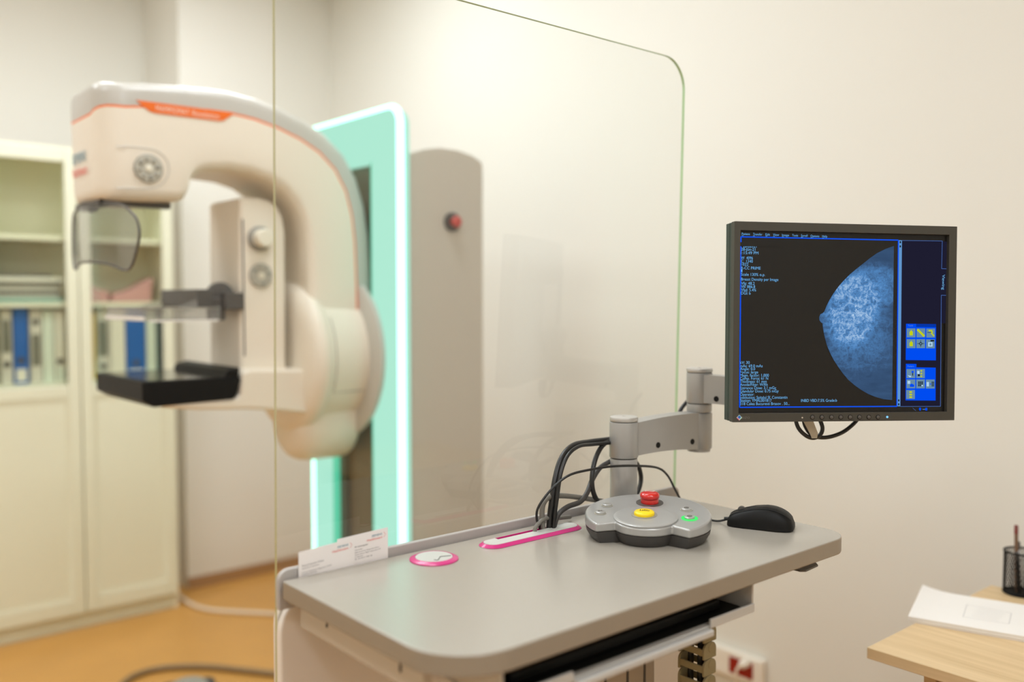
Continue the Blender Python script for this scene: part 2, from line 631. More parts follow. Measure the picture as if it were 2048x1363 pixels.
binder(2, 24, 1.352, M_GREYB, 'grey ring binder left of the blue one behind the left door', M_SPINE, 1.13, labz=(1.18, 1.31))
binder(27, 56, 1.362 - .004, M_BLUE, 'blue ring binder behind the left bookcase door', M_WHITEB, 1.145, labz=(1.06, 1.11))
binder(60, 84, 1.352, M_GREYB, 'grey ring binder with dark spine label right of the blue one behind the left door', M_SPINE, 1.30, labz=(1.12, 1.25))
binder(86, 107, 1.348, M_PALEG, 'pale green white binder in the middle behind the left door', None, None)
binder(109, 130, 1.345, M_WHITEB, 'white binder with dark ring at the right end behind the left door', M_PALEG, 1.135, labz=(1.055, 1.11))
binder(181, 191, 1.340, M_YELLB, 'thin yellow folder at the left end behind the right door', name='folder')
binder(193, 219, 1.352, M_GREYB, 'white binder with dark grey spine label beside the yellow folder', M_SPINE, 1.105, labz=(1.15, 1.30))
binder(221, 250, 1.350, M_WHITEB, 'plain off white binder between the grey labelled and the blue binder', None, None)
binder(252, 291, 1.356, M_BLUE, 'blue ring binder behind the right bookcase door above the black table', M_WHITEB, 1.115, labz=(1.06, 1.085))
binder(293, 312, 1.352, M_PALEG, 'pale green binder right of the blue one behind the right door', None, None)
binder(313, 322, 1.350, M_DARKB, 'thin dark teal folder at the right end behind the right door', name='folder')

zs = 1.3805
xl0, xl1 = BX0 + .03, 1.045
o = MB().box(xl0, xl1, 4.09, 4.29, zs, zs + .018).build('folder', M_TEAL, bevel=.002)
tag(o, 'teal folder lying at the bottom of the pile on the left middle shelf', 'folder')
t = thing('paper_stack', 'grey stack of papers lying on the teal folder in the bookcase', 'papers', ((xl0 + xl1) / 2, 4.19, zs + .0185))
z = zs + .0185
random.seed(4)
for k in range(7):
    j = random.uniform(-.006, .006)
    MB().box(xl0 + .01 + j, xl1 - .01 + j, 4.09 + abs(j), 4.285, z, z + .009).build('paper_bundle', [M_GREYB, M_MIDGREY, M_DKGREY, M_LTGREY][k % 4], t)
    z += .0092
o = MB().box(xl0, xl1, 4.085, 4.29, z + .001, z + .020).build('document_tray', M_WHITEB, bevel=.002)
tag(o, 'flat white document box on top of the grey papers in the bookcase', 'box')
o = MB().box(xl0 + .02, xl1 - .04, 4.10, 4.28, z + .0205, z + .030).build('folder', M_DKGREY, bevel=.002)
tag(o, 'dark folder lying on the flat white box in the bookcase', 'folder')
# pink folders slumped on the right middle shelf
for (xa, xb, lean, lab) in ((1.140, 1.235, -.02, 'dusty pink folder slumped at the left on the right middle shelf'),
                            (1.245, 1.415, .05, 'dusty pink folder slumped at the right on the right middle shelf')):
    f = MB()
    f.prism([(xa, 4.12, zs), (xb, 4.12, zs), (xb + lean * .2, 4.12, zs + (.05 if lean < 0 else .11)), ((xa + xb) / 2, 4.12, zs + .055), (xa + lean * .2, 4.12, zs + (.10 if lean < 0 else .035))], (0, .12, 0))
    tag(f.build('folder', M_PINKF, bevel=.006), lab, 'folder', 'pink folders in the bookcase')

# ------------------------------------------------------------------ mammography machine
MY0, MYC = 2.45, 2.60                      # near side and mid plane of the arm
mm = thing('mammography_machine', 'white and grey mammography machine with mint green glowing stand', 'medical machine', (1.70, MYC, 0))


def P(px, py, y=MY0):
    return on_y(px, py, y)


# C-arm: sections from the tube head over the bend down to the hub
def arm_section(po, pi, W, yc, ro=.030, ri=.03, tb=.062, ts=.006):
    po, pi = Vector(po), Vector(pi)
    s = (pi - po)
    L = s.length
    s.normalize()
    yv = Vector((0, 1, 0))
    pts = []
    ro_, ri_ = min(ro, W * .45), min(ri, W * .45)

    def q(sd, td):
        return po + s * sd + yv * (td + (yc - po.y))
    side = [(0, 0), (0, -(W / 2 - ro_))]
    for k in range(1, 5):
        a = math.radians(90 * k / 4)
        side.append((ro_ * (1 - math.cos(a)), -(W / 2 - ro_ + ro_ * math.sin(a))))
    side += [(tb, -W / 2), (tb + ts, -W / 2)]
    side.append(((tb + L) / 2, -W / 2))
    for k in range(0, 5):
        a = math.radians(90 * k / 4)
        side.append((L - ri_ + ri_ * math.sin(a), -(W / 2 - ri_ + ri_ * math.cos(a))))
    n = len(side)
    pts = [q(*p) for p in side] + [q(L, 0)] + [q(p[0], -p[1]) for p in side[:0:-1]]
    return pts, n


W0 = 0.30
st = []
xf = 0.715
ztop, zbot = 1.960, 1.655
for dx, wv, dz in ((0, .17, .018), (.004, .205, .009), (.012, .24, .003), (.026, .270, 0), (.045, .290, 0), (.07, W0, 0)):
    st.append(((xf + dx, MYC, ztop - dz), (xf + dx + .004, MYC, zbot + dz * 1.6), wv))
for (ax, ay, bx, by) in ((300, 163, 300, 401), (355, 167, 355, 402), (372, 168, 371, 399), (378, 169, 378, 385), (384, 170, 384, 360), (397, 171, 397, 346),
                         (420, 173, 420, 341), (460, 179, 460, 340), (510, 192, 505, 347), (560, 211, 545, 362), (610, 236, 575, 384), (655, 267, 595, 408), (692, 307, 608, 434),
                         (718, 355, 615, 462), (734, 410, 619, 492), (743, 470, 621, 524), (747, 530, 622, 558), (750, 600, 622, 602), (752, 680, 622, 680), (752, 765, 622, 765)):
    a, b = P(ax, ay), P(bx, by)
    st.append(((a.x, MYC, a.z), (b.x, MYC, b.z), W0))
rings = []
for (a, b, wv) in st:
    ring, ns = arm_section(a, b, wv, MYC)
    rings.append(ring)
N = len(rings[0])
b1 = 6                                # index of the tb point on the near side
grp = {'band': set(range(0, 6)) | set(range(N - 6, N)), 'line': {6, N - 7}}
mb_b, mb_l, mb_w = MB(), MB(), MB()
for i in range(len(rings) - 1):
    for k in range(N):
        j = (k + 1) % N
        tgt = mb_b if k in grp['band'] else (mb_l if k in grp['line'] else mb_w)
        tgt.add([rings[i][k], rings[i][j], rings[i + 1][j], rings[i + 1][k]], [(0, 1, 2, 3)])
r0 = rings[0]
mb_b.add([r0[k] for k in list(range(0, 7)) + list(range(N - 6, N))][::-1], [tuple(range(13))])
mb_l.add([r0[6], r0[7], r0[N - 7], r0[N - 6]][::-1], [(0, 1, 2, 3)])
mb_w.add([r0[k] for k in range(7, N - 6)][::-1], [tuple(range(N - 13))])
mb_w.build('arm_shell', M_WHITE, mm, fix=True, smooth=50)
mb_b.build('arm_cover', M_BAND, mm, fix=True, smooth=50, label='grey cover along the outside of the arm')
mb_l.build('trim_line', M_ORANGE, mm, fix=True, label='thin orange trim line')
yn = MYC - W0 / 2


def PN(px, py, d=0.0):
    return on_y(px, py, yn - d)


pl = MB().prism([PN(272, 200), PN(290, 216), PN(300, 223), PN(310, 226), PN(438, 242), PN(447, 241), PN(456, 235), PN(468, 227), PN(380, 214)], (0, -.002, 0))
plate = pl.build('name_plate', M_ORANGE, mm, label='orange name plate')
a, b = PN(312, 221, .0026), PN(438, 238, .0026)
e = (b - a).normalized()
tx = MB()
tx.text('MAMMOMAT', a, e, (0, 0, 1), .0145, wid=(b - a).length * .52)
tx.text('Revelation', a + (b - a) * .57, e, (0, 0, 1), .0145, wid=(b - a).length * .43)
tx.build('lettering', M_ORTEXT, plate, label='pale lettering', smooth=0)
# front emblem on the head
e = Vector((0, -1, 0))
tx = MB()
xfr = xf - .0012
tx.text('SIEMENS', (xfr, 2.682, 1.763), e, (0, 0, 1), .026, 0, wid=.125)
tx.text('Healthineers', (xfr, 2.682, 1.727), e, (0, 0, 1), .026, 1, wid=.135)
tx.build('emblem', [M_TEALINK, M_REDINK], mm, label='teal and orange lettering on the head front', smooth=0)


def dial(cpx, cpy, y, r, name, kids=True):
    c = on_y(cpx, cpy, y)
    d = MB()
    d.lathe([(0, .006), (r * .98, .006), (r, .004), (r, 0)][::-1], c, (0, -1, 0), 40)
    o = d.build(name, M_LTGREY, mm, label='round grey button pad')
    for k in range(8):
        a = math.pi * 2 * k / 8 + .2
        q = c + Vector((math.cos(a) * r * .68, -.006, math.sin(a) * r * .68))
        MB().lathe([(r * .17, 0), (r * .17, .003), (r * .1, .004)], q, (0, -1, 0), 16).build('key', [M_KEY, M_MIDGREY][k % 3 == 0], o)
    MB().lathe([(r * .26, 0), (r * .26, .003), (r * .16, .004)], c + Vector((0, -.006, 0)), (0, -1, 0), 20).build('key', M_KNOB, o)
    MB().lathe([(r * .99, 0.0), (r * 1.05, 0), (r * 1.05, .005), (r * .99, .0061), (r * .99, 0.0)], c, (0, -1, 0), 40).build('rim', M_MIDGREY, o)
    return o


dial(296, 337, yn, .0355, 'button_pad')
# seam of the head's front cap
sm = MB()
sm.tube([PN(232, 292, .0005), PN(270, 294, .0005), PN(310, 300, .0005), PN(332, 318, .0005), PN(338, 340, .0005), PN(330, 362, .0005), PN(305, 376, .0005), PN(232, 376, .0005)], .0012, seg=6)
sm.build('seam', M_BAND, mm)

# compression column inside the C
CY0, CY1 = 2.50, 2.725
cc = MB()
pts = [on_y(480, 748, CY0), on_y(480, 394, CY0)]
pts = [on_y(*q, CY0) for q in ((481, 750), (479, 394), (520, 395), (540, 401), (556, 413), (566, 432), (571, 460), (573, 750))]
cc.prism(pts, (0, CY1 - CY0, 0))
cc.build('compression_column', M_WHITE, mm, bevel=.012, smooth=50)
s0, s1 = on_y(484, 438, CY0), on_y(490, 712, CY0)
MB().box(s0.x, s1.x, CY0 - .0015, CY0 + .004, s1.z, s0.z).build('guide_slot', M_BLACK, mm, label='dark vertical guide slot')
k = on_y(518, 477, CY0)
kn = MB().lathe([(.036, 0), (.036, .010), (.032, .013)], k, (0, -1, 0), 36).build('knob', M_MIDGREY, mm)
MB().lathe([(.026, 0), (.026, .032), (.022, .036), (0, .036)], k + Vector((0, -.0125, 0)), (0, -1, 0), 36).build('knob_cap', M_KNOB, kn)
dial(521, 551, CY0, .034, 'button_pad')

# lower arm and detector table
la = MB()
la.prism([P(*q) for q in ((300, 805), (330, 800), (470, 796), (480, 790), (483, 746), (500, 738), (640, 738), (650, 800), (620, 828), (560, 822), (500, 818), (400, 820), (330, 816))], (0, .33, 0))
la.build('lower_arm', M_WHITE, mm, bevel=.018, smooth=50)
dx0, dx1 = .812, 1.083
dy0, dy1 = 2.445, 2.85
de = MB()
de.prism([(dx0, dy0, 1.125), (dx0, dy0, 1.176), (dx1, dy0, 1.176), (dx1 + .003, dy0, 1.165), (dx1 - .01, dy0, 1.122), (dx1 - .02, dy0, 1.113), (dx0 + .03, dy0, 1.107)], (0, dy1 - dy0, 0))
det = de.build('detector_table', M_BLACK, mm, bevel=.004, label='black detector table')
MB().box(dx0 + .012, dx1 - .05, dy0 + .012, dy1 - .012, 1.1761, 1.1775).build('detector_top', M_BLACKGLOSS, det)
rg = MB()
rg.prism([(dx1 - .045, dy0 + .004, 1.176), (dx1 - .002, dy0 + .004, 1.176), (dx1 + .002, dy0 + .004, 1.202), (dx1 - .034, dy0 + .004, 1.196)], (0, dy1 - dy0 - .01, 0))
rg.build('rear_ledge', M_BLACK, det, bevel=.003)

# compression paddle
tz = 1.335
px0, px1, py0, py1 = .830, 1.045, 2.47, 2.81
pd = MB()
pd.prism([(x, y, tz) for x, y in rrect(px0, px1, py0, py1, (.02, .02, .02, .02), 6)], (0, 0, .003))
oo = [(x, y, tz + .003) for x, y in rrect(px0, px1, py0, py1, (.02, .02, .02, .02), 6)]
ii = [(x, y, tz + .003) for x, y in rrect(px0 + .003, px1 - .003, py0 + .003, py1 - .003, (.017, .017, .017, .017), 6)]
pd.frame(oo, ii, (0, 0, .034))
pd.prism([(px1 - .11, py0 + .012, tz + .02), (px1 + .03, py0 + .06, tz + .072), (px1 + .03, py0 + .06, tz + .092), (px1 - .13, py0 + .012, tz + .037)], (0, .003, 0))
pd.prism([(px1 - .11, py1 - .015, tz + .02), (px1 + .03, py1 - .06, tz + .072), (px1 + .03, py1 - .06, tz + .092), (px1 - .13, py1 - .015, tz + .037)], (0, .003, 0))
glintb = MB().box(px0 - .003, px0 + .004, py0 + .012, py1 - .012, tz + .003, tz + .014)  # added pale strips: painted highlight along the clear paddle's edges
glintb.box(px0 + .012, px1 - .012, py0 - .003, py0 + .002, tz - .001, tz + .004)
paddle = pd.build('compression_paddle', M_PLEXI, mm, label='clear plastic compression paddle')
glintb.build('paddle_edge_glint', mat('painted edge highlight', (240, 236, 232), .15, spec=.8), paddle)
MB().tube([(x, y, tz + .037) for x, y in rrect(px0, px1, py0, py1, (.02, .02, .02, .02), 6)], .0018, seg=6, sub=1, closed=True).build('paddle_rim', M_MIDGREY, paddle)
cl = MB()
cl.box(px1 - .015, 1.10, CY0 + .05, CY1 - .02, 1.372, 1.416)
cl.box(.985, 1.03, CY0 - .0, CY1 + .06, 1.372, 1.424)
cl.box(1.03, 1.07, CY0 + .005, CY0 + .05, 1.335, 1.40)
cl.build('paddle_clamp', M_DKGREY, mm, bevel=.004)
kb = MB()
kb.cyl((1.060, CY0 + .035, 1.405), (0, -1, 0), .040, .024, bev=.005)
kb.build('clamp_knob', M_DKGREY, mm, smooth=35)
MB().box(1.06, 1.118, CY0 - .012, CY0 + .02, 1.365, 1.415).build('clamp_carriage', M_DKGREY, mm, bevel=.004)

# face shield under the tube head
sh_px = [(147, 436), (160, 419), (185, 410), (215, 406), (240, 408), (262, 424), (275, 442), (279, 470), (272, 505), (263, 532), (250, 540), (225, 528), (195, 524), (170, 530), (150, 537), (146, 500)]
sx = .755


def shp(px, py, d=0.0):
    p = on_x(px, py, sx)
    t_ = (p.y - 2.62) / .17
    return Vector((p.x + d - .03 * max(0, 1 - t_ * t_), p.y, p.z))


cen = shp(210, 470)
outl = [shp(*q) for q in sh_px]
sh = MB()
L1 = []
nr = 6
for k in range(nr + 1):
    f = k / nr
    ringp = []
    for q in sh_px:
        ringp.append(shp(210 + (q[0] - 210) * f, 470 + (q[1] - 470) * f))
    L1.append(ringp)
n = len(sh_px)
vs = [p for r_ in L1 for p in r_]
fs = []
for i in range(nr):
    for k in range(n):
        j = (k + 1) % n
        fs.append((i * n + k, i * n + j, (i + 1) * n + j, (i + 1) * n + k))
sh.add(vs, fs)
off = Vector((.003, 0, 0))
sh.add([p + off for p in vs], [tuple(reversed(f)) for f in fs])
shield = sh.build('face_shield', M_PLEXIG, mm, label='grey see through face shield', smooth=80)
rim = MB().tube(outl, .0035, seg=8, sub=4, closed=True)
rim.build('shield_rim', M_DKGREY, shield)
mt = MB()
mt.tube([(xf + .045, 2.62, zbot + .004), (xf + .04, 2.62, zbot - .015), (sx - .02, 2.60, zbot - .02)], .006)
mt.box(xf + .02, xf + .20, 2.50, 2.53, zbot - .012, zbot + .004)
mt.box(xf + .02, xf + .05, 2.50, 2.74, zbot - .012, zbot + .004)
mt.build('shield_rail', M_DKGREY, mm)

# hub behind the arm
hb = MB()
hb.lathe([(.17, 1.283), (.205, 1.287), (.226, 1.297), (.235, 1.312), (.235, 1.332), (.229, 1.342), (.222, 1.345), (.218, 1.362), (.214, 1.478)], (0, 2.605, 1.215), (1, 0, 0), 72)
hb.build('pivot_hub', M_WHITE, mm, smooth=40)
hb = MB()
hb.lathe([(.22, 1.4785), (.262, 1.479), (.270, 1.484), (.270, 1.497), (.262, 1.5005)], (0, 2.600, 1.215), (1, 0, 0), 72)
hb.build('hub_rim', M_BAND, mm, smooth=50, label='grey rim behind the white hub')
lo = MB()
ringsl = []
for x, k in ((1.30, .70), (1.315, .86), (1.34, .96), (1.37, 1), (1.475, 1), (1.492, .97), (1.500, .9)):
    r_ = .125 * k
    loop = []
    for i in range(17):
        a = math.pi + math.pi * i / 16
        loop.append((x, 2.60 + r_ * math.cos(a), 1.008 + r_ * math.sin(a)))
    loop += [(x, 2.60 + r_ * 1.05, 1.20), (x, 2.60 - r_ * 1.05, 1.20)]
    ringsl.append(loop)
lo.loft(ringsl)
lo.build('hub_skirt', M_WHITE, mm, smooth=60, fix=True)
sm = MB()
for t_ in (1.362,):
    sm.tube([(t_, 2.605 - .2183 * math.cos(math.radians(k)), 1.215 + .2183 * math.sin(math.radians(k))) for k in range(35, -29, -7)], .0014, seg=6)
sm.tube([(x_, 2.605 - .2165 * math.cos(math.radians(-28)), 1.215 + .2165 * math.sin(math.radians(-28))) for x_ in (1.362, 1.40, 1.47)], .0014, seg=6)
sm.build('seam', M_MIDGREY, mm)

# stand with the glowing frame
SX0, SX1, SY0, SY1 = 1.556, 1.845, 2.287, 2.82
sb = MB()
roof = [on_y(*q, SY0) for q in ((818, 306), (850, 297), (880, 294), (915, 299), (945, 310), (962, 322))]
prof = [(SX0, 0)] + [(max(SX0, p.x), p.z) for p in roof] + [(SX1, roof[-1].z - .012), (SX1, 0)]
sb.prism([(x, SY0, z) for x, z in prof], (0, SY1 - SY0, 0))
stand = sb.build('stand', M_STAND, mm, bevel=.006, smooth=30, label='tall grey stand with arched top')
FZ = 1.968
fr = MB()
oy0, oy1 = 2.274, 2.802
iy0, iy1, iz = 2.418, 2.672, 1.820
outer = [(SX0 - .055, oy1, .10), (SX0 - .055, oy1, FZ)]
for k in range(7):
    a = math.radians(90 * k / 6)
    outer.append((SX0 - .055, oy0 + .05 - .05 * math.sin(a), FZ - .05 + .05 * math.cos(a)))
outer += [(SX0 - .055, oy0, .10), (SX0 - .055, iy0, .10), (SX0 - .055, iy0, iz), (SX0 - .055, iy1, iz), (SX0 - .055, iy1, .10)]
fr.prism(outer, (.0545, 0, 0))
fr.build('glow_frame', M_MINT, mm, bevel=.012, bseg=4, label='mint green glowing front frame', smooth=50)
# bright tubes along both outer edges and thin deep lines inside
for yy, nm in ((oy0 - .002, 1), (oy1 - .006, -1)):
    tb = MB()
    xt = SX0 - .040
    if nm == 1:
        tb.tube([(xt, yy, .10), (xt, yy, FZ - .048)] + [(xt, yy + .05 - .05 * math.cos(math.radians(a_)), FZ - .048 + .05 * math.sin(math.radians(a_))) for a_ in range(15, 91, 15)] + [(xt, oy1 - .01, FZ + .002)], .0120, seg=12, sub=1)
    else:
        tb.tube([(xt - .008, yy, .10), (xt - .008, yy, FZ - .03)], .0125, seg=12, sub=1)
    tb.build('glow_tube', M_MINTHI, mm, label='bright glowing edge tube')
dl = MB()
dl.box(SX0 - .050, SX0 - .002, iy0 + .0005, iy0 + .006, .10, iz - .002)
dl.box(SX0 - .050, SX0 - .002, iy1 - .006, iy1 - .0005, .10, iz - .002)
dl.build('inner_glow', M_MINTDEEP, mm)
rc = MB()
rc.box(SX0 - .012, SX0 - .001, iy0 + .007, iy1 - .007, .10, iz - .004)
rcs = rc.build('column_track', M_RECESS, mm, label='olive grey vertical track')
rl = MB()
rl.box(SX0 - .028, SX0 - .012, iy0 + .008, iy0 + .045, .10, iz - .006)
rl.build('track_rail', M_RECESS2, rcs)
rl = MB()
rl.box(SX0 - .028, SX0 - .012, iy1 - .045, iy1 - .008, .10, iz - .006)
rl.build('track_rail', M_RECESS2, rcs)
MB().box(SX0 - .10, SX1 + .02, SY0 - .03, SY1 + .03, 0, .05).build('base_plate', M_STAND, mm, bevel=.01)
k = on_y(903, 444, SY0)
eb = MB()
eb.lathe([(.030, 0), (.030, .008), (.021, .010), (.019, .002), (.0, .002)], k, (0, -1, 0), 36)
ebo = eb.build('stop_switch', M_DKGREY, mm)
MB().lathe([(.009, .002), (.009, .02), (.017, .022), (.018, .03), (.014, .035), (0, .036)], k, (0, -1, 0), 30).build('stop_button', mat('glare paled red button', (188, 70, 62), .35), ebo, label='red emergency button')  # red made paler: glare on the button put into its colour

# ------------------------------------------------------------------ operator console
WX0, WX1, WY0, WY1, WZ = .575, 1.428, .770, 1.168, 1.0
con = thing('operator_console', 'standing grey operator console with rounded worktop in the foreground', 'console table', ((WX0 + WX1) / 2, 1.0, 0))
wt = MB()
loop = rrect(WX0, WX1, WY0, WY1, (.085, .055, .02, .004), 14)
wt.prism([(x, y, WZ - .027) for x, y in loop], (0, 0, .027))
wo = wt.build('worktop', [M_TOP, M_EDGESHADE], con, bevel=.0025, bseg=2, smooth=30)
for p in wo.data.polygons:
    if abs(p.normal.z) < .5:
        p.material_index = 1
ra = MB()
rl_ = rrect(WX0 - .0025, 1.466, .955, 1.0128, (.004, .004, .018, .018), 8)
ra.prism([(x, 1.174, z) for x, z in rl_], (0, .010, 0))
ra.build('back_rail', M_RAIL, con, bevel=.002, bseg=2)
ap = MB()
ap.box(WX0 + .026, WX0 + .040, .86, 1.165, .928, .9725)
ap.build('apron', M_APRON, con, bevel=.002)
for yy, z0, z1 in ((1.085, .950, .962), (.905, .945, .970)):
    MB().box(WX0 + .0245, WX0 + .0262, yy, yy + .003, z0, z1).build('slot', M_BLACK, con)
# pale back panels that hold the glass between them
for y0, y1, x0, m_, in ((1.186, 1.2005, .5805, M_PALE), (1.228, 1.243, .596, M_PALE)):
    p = MB()
    p.prism([(x, y0, z) for x, z in rrect(x0, 1.512, .03, .972, (.01, .01, .05, .06), 10)], (0, y1 - y0, 0))
    p.build('back_panel', m_, con, bevel=.004)
bd = MB()
bd.box(.93, 1.105, 1.02, 1.180, .10, .9725)
bd.build('cabinet_body', M_PALE, con, bevel=.006)
lc = MB()
lc.box(.93, 1.105, .93, 1.015, .06, .915)
lco = lc.build('lift_column', M_ALU, con, bevel=.006)
for gx in (.985, 1.035, 1.075):
    MB().box(gx, gx + .004, .9285, .9305, .06, .91).build('groove', M_DKGREY, lco)
ft = MB()
ft.box(.60, 1.40, .86, 1.24, 0.004, .06)
ft.build('foot', M_STEEL, con, bevel=.015)
# keyboard tray
ty0 = .787
tr = MB()
tr.box(.66, 1.163, ty0 + .002, 1.01, .9225, .926)
tr.box(1.1585, 1.163, ty0, 1.01, .926, .9725)
tr.box(.66, .6645, ty0, 1.01, .926, .9725)
tr.box(1.055, 1.163, ty0 - .002, ty0 + .003, .9225, .936)
tr.box(.66, .777, ty0 - .002, ty0 + .003, .9225, .936)
tray = tr.build('keyboard_tray', M_STEEL, con, bevel=.0015, bseg=2)
MB().box(.779, 1.053, ty0 - .010, ty0 + .004, .914, .9245).build('tray_bar', M_STEEL, tray, bevel=.003)
MB().box(.668, 1.155, ty0 + .012, 1.008, .9262, .9275).build('tray_mat', M_BLACK, tray, label='black tray mat')
kb = MB().box(.70, 1.12, ty0 + .03, .96, .9276, .9435).build('keyboard', M_BLACK, None, bevel=.004)
tag(kb, 'black keyboard lying inside the tray under the console worktop', 'keyboard')
# dark flap under the right end
fl = MB()
fl.prism([on_z(*q, .955) for q in ((1560, 1133), (1606, 1121), (1632, 1128), (1636, 1132), (1612, 1143), (1600, 1143))], (0, 0, .003))
fl.box(1.30, 1.345, .83, .86, .955, .9728)
fl.build('under_flap', M_DKGREY, con, label='dark flap under the right end')
# round grommet
gx, gy, gr = .8005, 1.114, .0375
g = MB()
g.lathe([(gr, .0002), (gr, .0015), (gr - .007, .0045), (gr - .0085, .0045), (gr - .0085, .0015)], (gx, gy, WZ), (0, 0, 1), 64)
go = g.build('grommet', M_PINK, con, label='round pink grommet with pale cap', smooth=30)
MB().lathe([(gr - .009, .0015), (gr - .009, .0042), (gr - .0095, .0046), (0, .0046)], (gx, gy, WZ), (0, 0, 1), 64).build('cap', M_CAP, go, smooth=30)
u_, v_ = Vector((1, 0, 0)), Vector((0, 1, 0))


def gpt(px, py):
    p = on_z(px, py, WZ + .0048)
    return p


MB().tube([gpt(868, 1119), gpt(876, 1119), gpt(880, 1113), gpt(886, 1112), gpt(902, 1110.5)], .0007, seg=6, sub=5).build('cord_slit', M_INK, go)


# long cable slot
def stad(x0, x1, yc, r, z, seg=14):
    out = []
    for k in range(seg + 1):
        a = math.radians(90 + 180 * k / seg)
        out.append((x0 + r + r * math.cos(a), yc + r * math.sin(a), z))
    for k in range(seg + 1):
        a = math.radians(-90 + 180 * k / seg)
        out.append((x1 - r + r * math.cos(a), yc + r * math.sin(a), z))
    return out


sx0, sx1, syc, sr = .896, 1.112, 1.1155, .0235
s = MB()
A = stad(sx0, sx1, syc, sr, WZ + .0005)
B = stad(sx0 + .006, sx1 - .006, syc, sr - .006, WZ + .0048)
Cc = stad(sx0 + .007, sx1 - .007, syc, sr - .007, WZ + .0048)
D = stad(sx0 + .007, sx1 - .007, syc, sr - .007, WZ + .0008)
s.loft([A[::-1], B[::-1], Cc[::-1], D[::-1]], caps=(False, False))
so = s.build('cable_slot', M_PINK, con, label='long pink cable slot', smooth=30, fix=True)
cp = MB()
yb = syc + sr - .0165
Lp = stad(sx0 + .0075, sx1 - .0075, syc, sr - .0075, WZ + .001)
xa, xb = sx0 + .040, sx1 - .062
pts = [p for p in Lp]
front = [p for p in pts if p[1] <= yb + 1e-6 or p[0] < xa or p[0] > xb]
# outline: left end, up to notch, along notch, right end, front
left = [p for p in pts if p[0] < sx0 + sr + 1e-6]
right = [p for p in pts if p[0] > sx1 - sr - 1e-6]
top = syc + sr - .0075
outl = [(xa, top, WZ + .001)] + left + right + [(xb, top, WZ + .001), (xb, yb, WZ + .001), (xa, yb, WZ + .001)]
cp.prism(outl, (0, 0, .0042))
cp.build('slot_cap', M_CAP, so)
MB().box(xa, xb, yb, top, WZ + .0006, WZ + .0012).build('slot_opening', M_PINKDK, so)

# ------------------------------------------------------------------ glass screen
GY = 1.214
gx0, gx1, gz0, gz1 = .590, 1.502, .55, 1.888
gs = thing('glass_screen', 'clear glass protective screen with green edges rising behind the console', 'glass screen', ((gx0 + gx1) / 2, GY, gz0))
tilt = .019


def gp(x, z, y):
    return Vector((x, y - tilt * (z - 1.0), z))


lp = rrect(gx0, gx1, gz0, gz1, (.004, .004, .062, .062), 14)
g = MB()
th = .0065
fr_ = [gp(x, z, GY) for x, z in lp]
bk_ = [gp(x, z, GY + th) for x, z in lp]
n = len(lp)
g.add(fr_ + bk_, [tuple(range(n)), tuple(range(2 * n - 1, n - 1, -1))])
g.build('pane', M_GLASS, gs, smooth=0)
for cond, m_, lab in ((lambda x: x < 1.0, M_GLEDGE, 'olive green left and top edge'), (lambda x: x >= 1.0, M_GLEDGE2, 'bright green right edge')):
    ge = MB()
    for i in range(n):
        j = (i + 1) % n
        if cond((lp[i][0] + lp[j][0]) / 2):
            ge.add([fr_[j], fr_[i], bk_[i], bk_[j]], [(0, 1, 2, 3)])
    ge.build('polished_edge', m_, gs, label=lab, smooth=0)

# ------------------------------------------------------------------ business cards
def card(x0, x1, zt0, zt1, y, label, lines, nm):
    t = thing('business_card', label, 'business card', ((x0 + x1) / 2, y, .99), 0, 'business cards tucked behind the worktop')
    p = MB()
    p.prism([(x0, y, .99), (x1, y, .99), (x1, y, zt1), (x0, y, zt0)], (0, .0004, 0))
    p.build('sheet', M_CARD, t)
    tx = MB()
    yy = y - .0002
    sl = (zt1 - zt0) / (x1 - x0)
    e = Vector((1, 0, sl)).normalized()
    tx.text('SIEMENS', (x1 - .0105, yy, zt1 - .0098), e, (0, 0, 1), .0032, 1, wid=.0185, align='RIGHT')
    tx.text('Healthineers', (x1 - .0105, yy, zt1 - .0148), e, (0, 0, 1), .0033, 2, wid=.027, align='RIGHT')
    for (s_, dx, dz, h, wv) in lines:
        tx.text(s_, (x0 + dx, yy, zt0 + sl * dx - dz), e, (0, 0, 1), h, 0, wid=wv)
    # small chevron of dots
    for k in range(5):
        q = Vector((x1 - .0075 + (.0014 * (2 - abs(k - 2))), yy, zt1 - .0135 + .0016 * k))
        tx.add([q, q + Vector((.0009, 0, 0)), q + Vector((.0009, 0, .0009)), q + Vector((0, 0, .0009))], [(0, 1, 2, 3)], 2)
    tx.build('print', [M_INK, M_TEALINK, M_REDINK], t, smooth=0)


card(.602, .694, 1.0355, 1.0405, 1.1695, 'front white business card with name at the left end of the console',
     [('Sheryl Lynne Klein', .005, .0225, .0026, .035), ('Application Specialist', .005, .0262, .0018, .028), ('Siemens Healthcare Diagnostics GmbH', .005, .0322, .0017, .048), ('Customer Services', .005, .0357, .0020, .024)], 'a')
card(.666, .7545, 1.0425, 1.046, 1.1715, 'rear white business card half hidden behind the front one on the console',
     [('Mr. Schwarzgruber', .030, .0195, .0024, .023), ('General GmbH', .030, .024, .0016, .013), ('Sales & service, Syngomax Allianz', .030, .0275, .0016, .042), ('Street Campus  Bldg 4, Salzgrunde A-02', .030, .031, .0016, .045), ('A - Brunnthal', .030, .0345, .0016, .013), ('M - B +43 5 1707 22', .030, .038, .0018, .030)], 'b')

# ------------------------------------------------------------------ control panel
M0 = CAM + FWH * 1.430 + RT * .2083
ax = (RT * .964 - FWH * .265)
rotz = math.atan2(ax.y, ax.x)
cb = thing('control_panel', 'silver exposure control panel with red stop and yellow buttons on the console', 'control panel', (M0.x, M0.y, WZ), rotz)


def zt(b):
    return .0335 + .085 * b


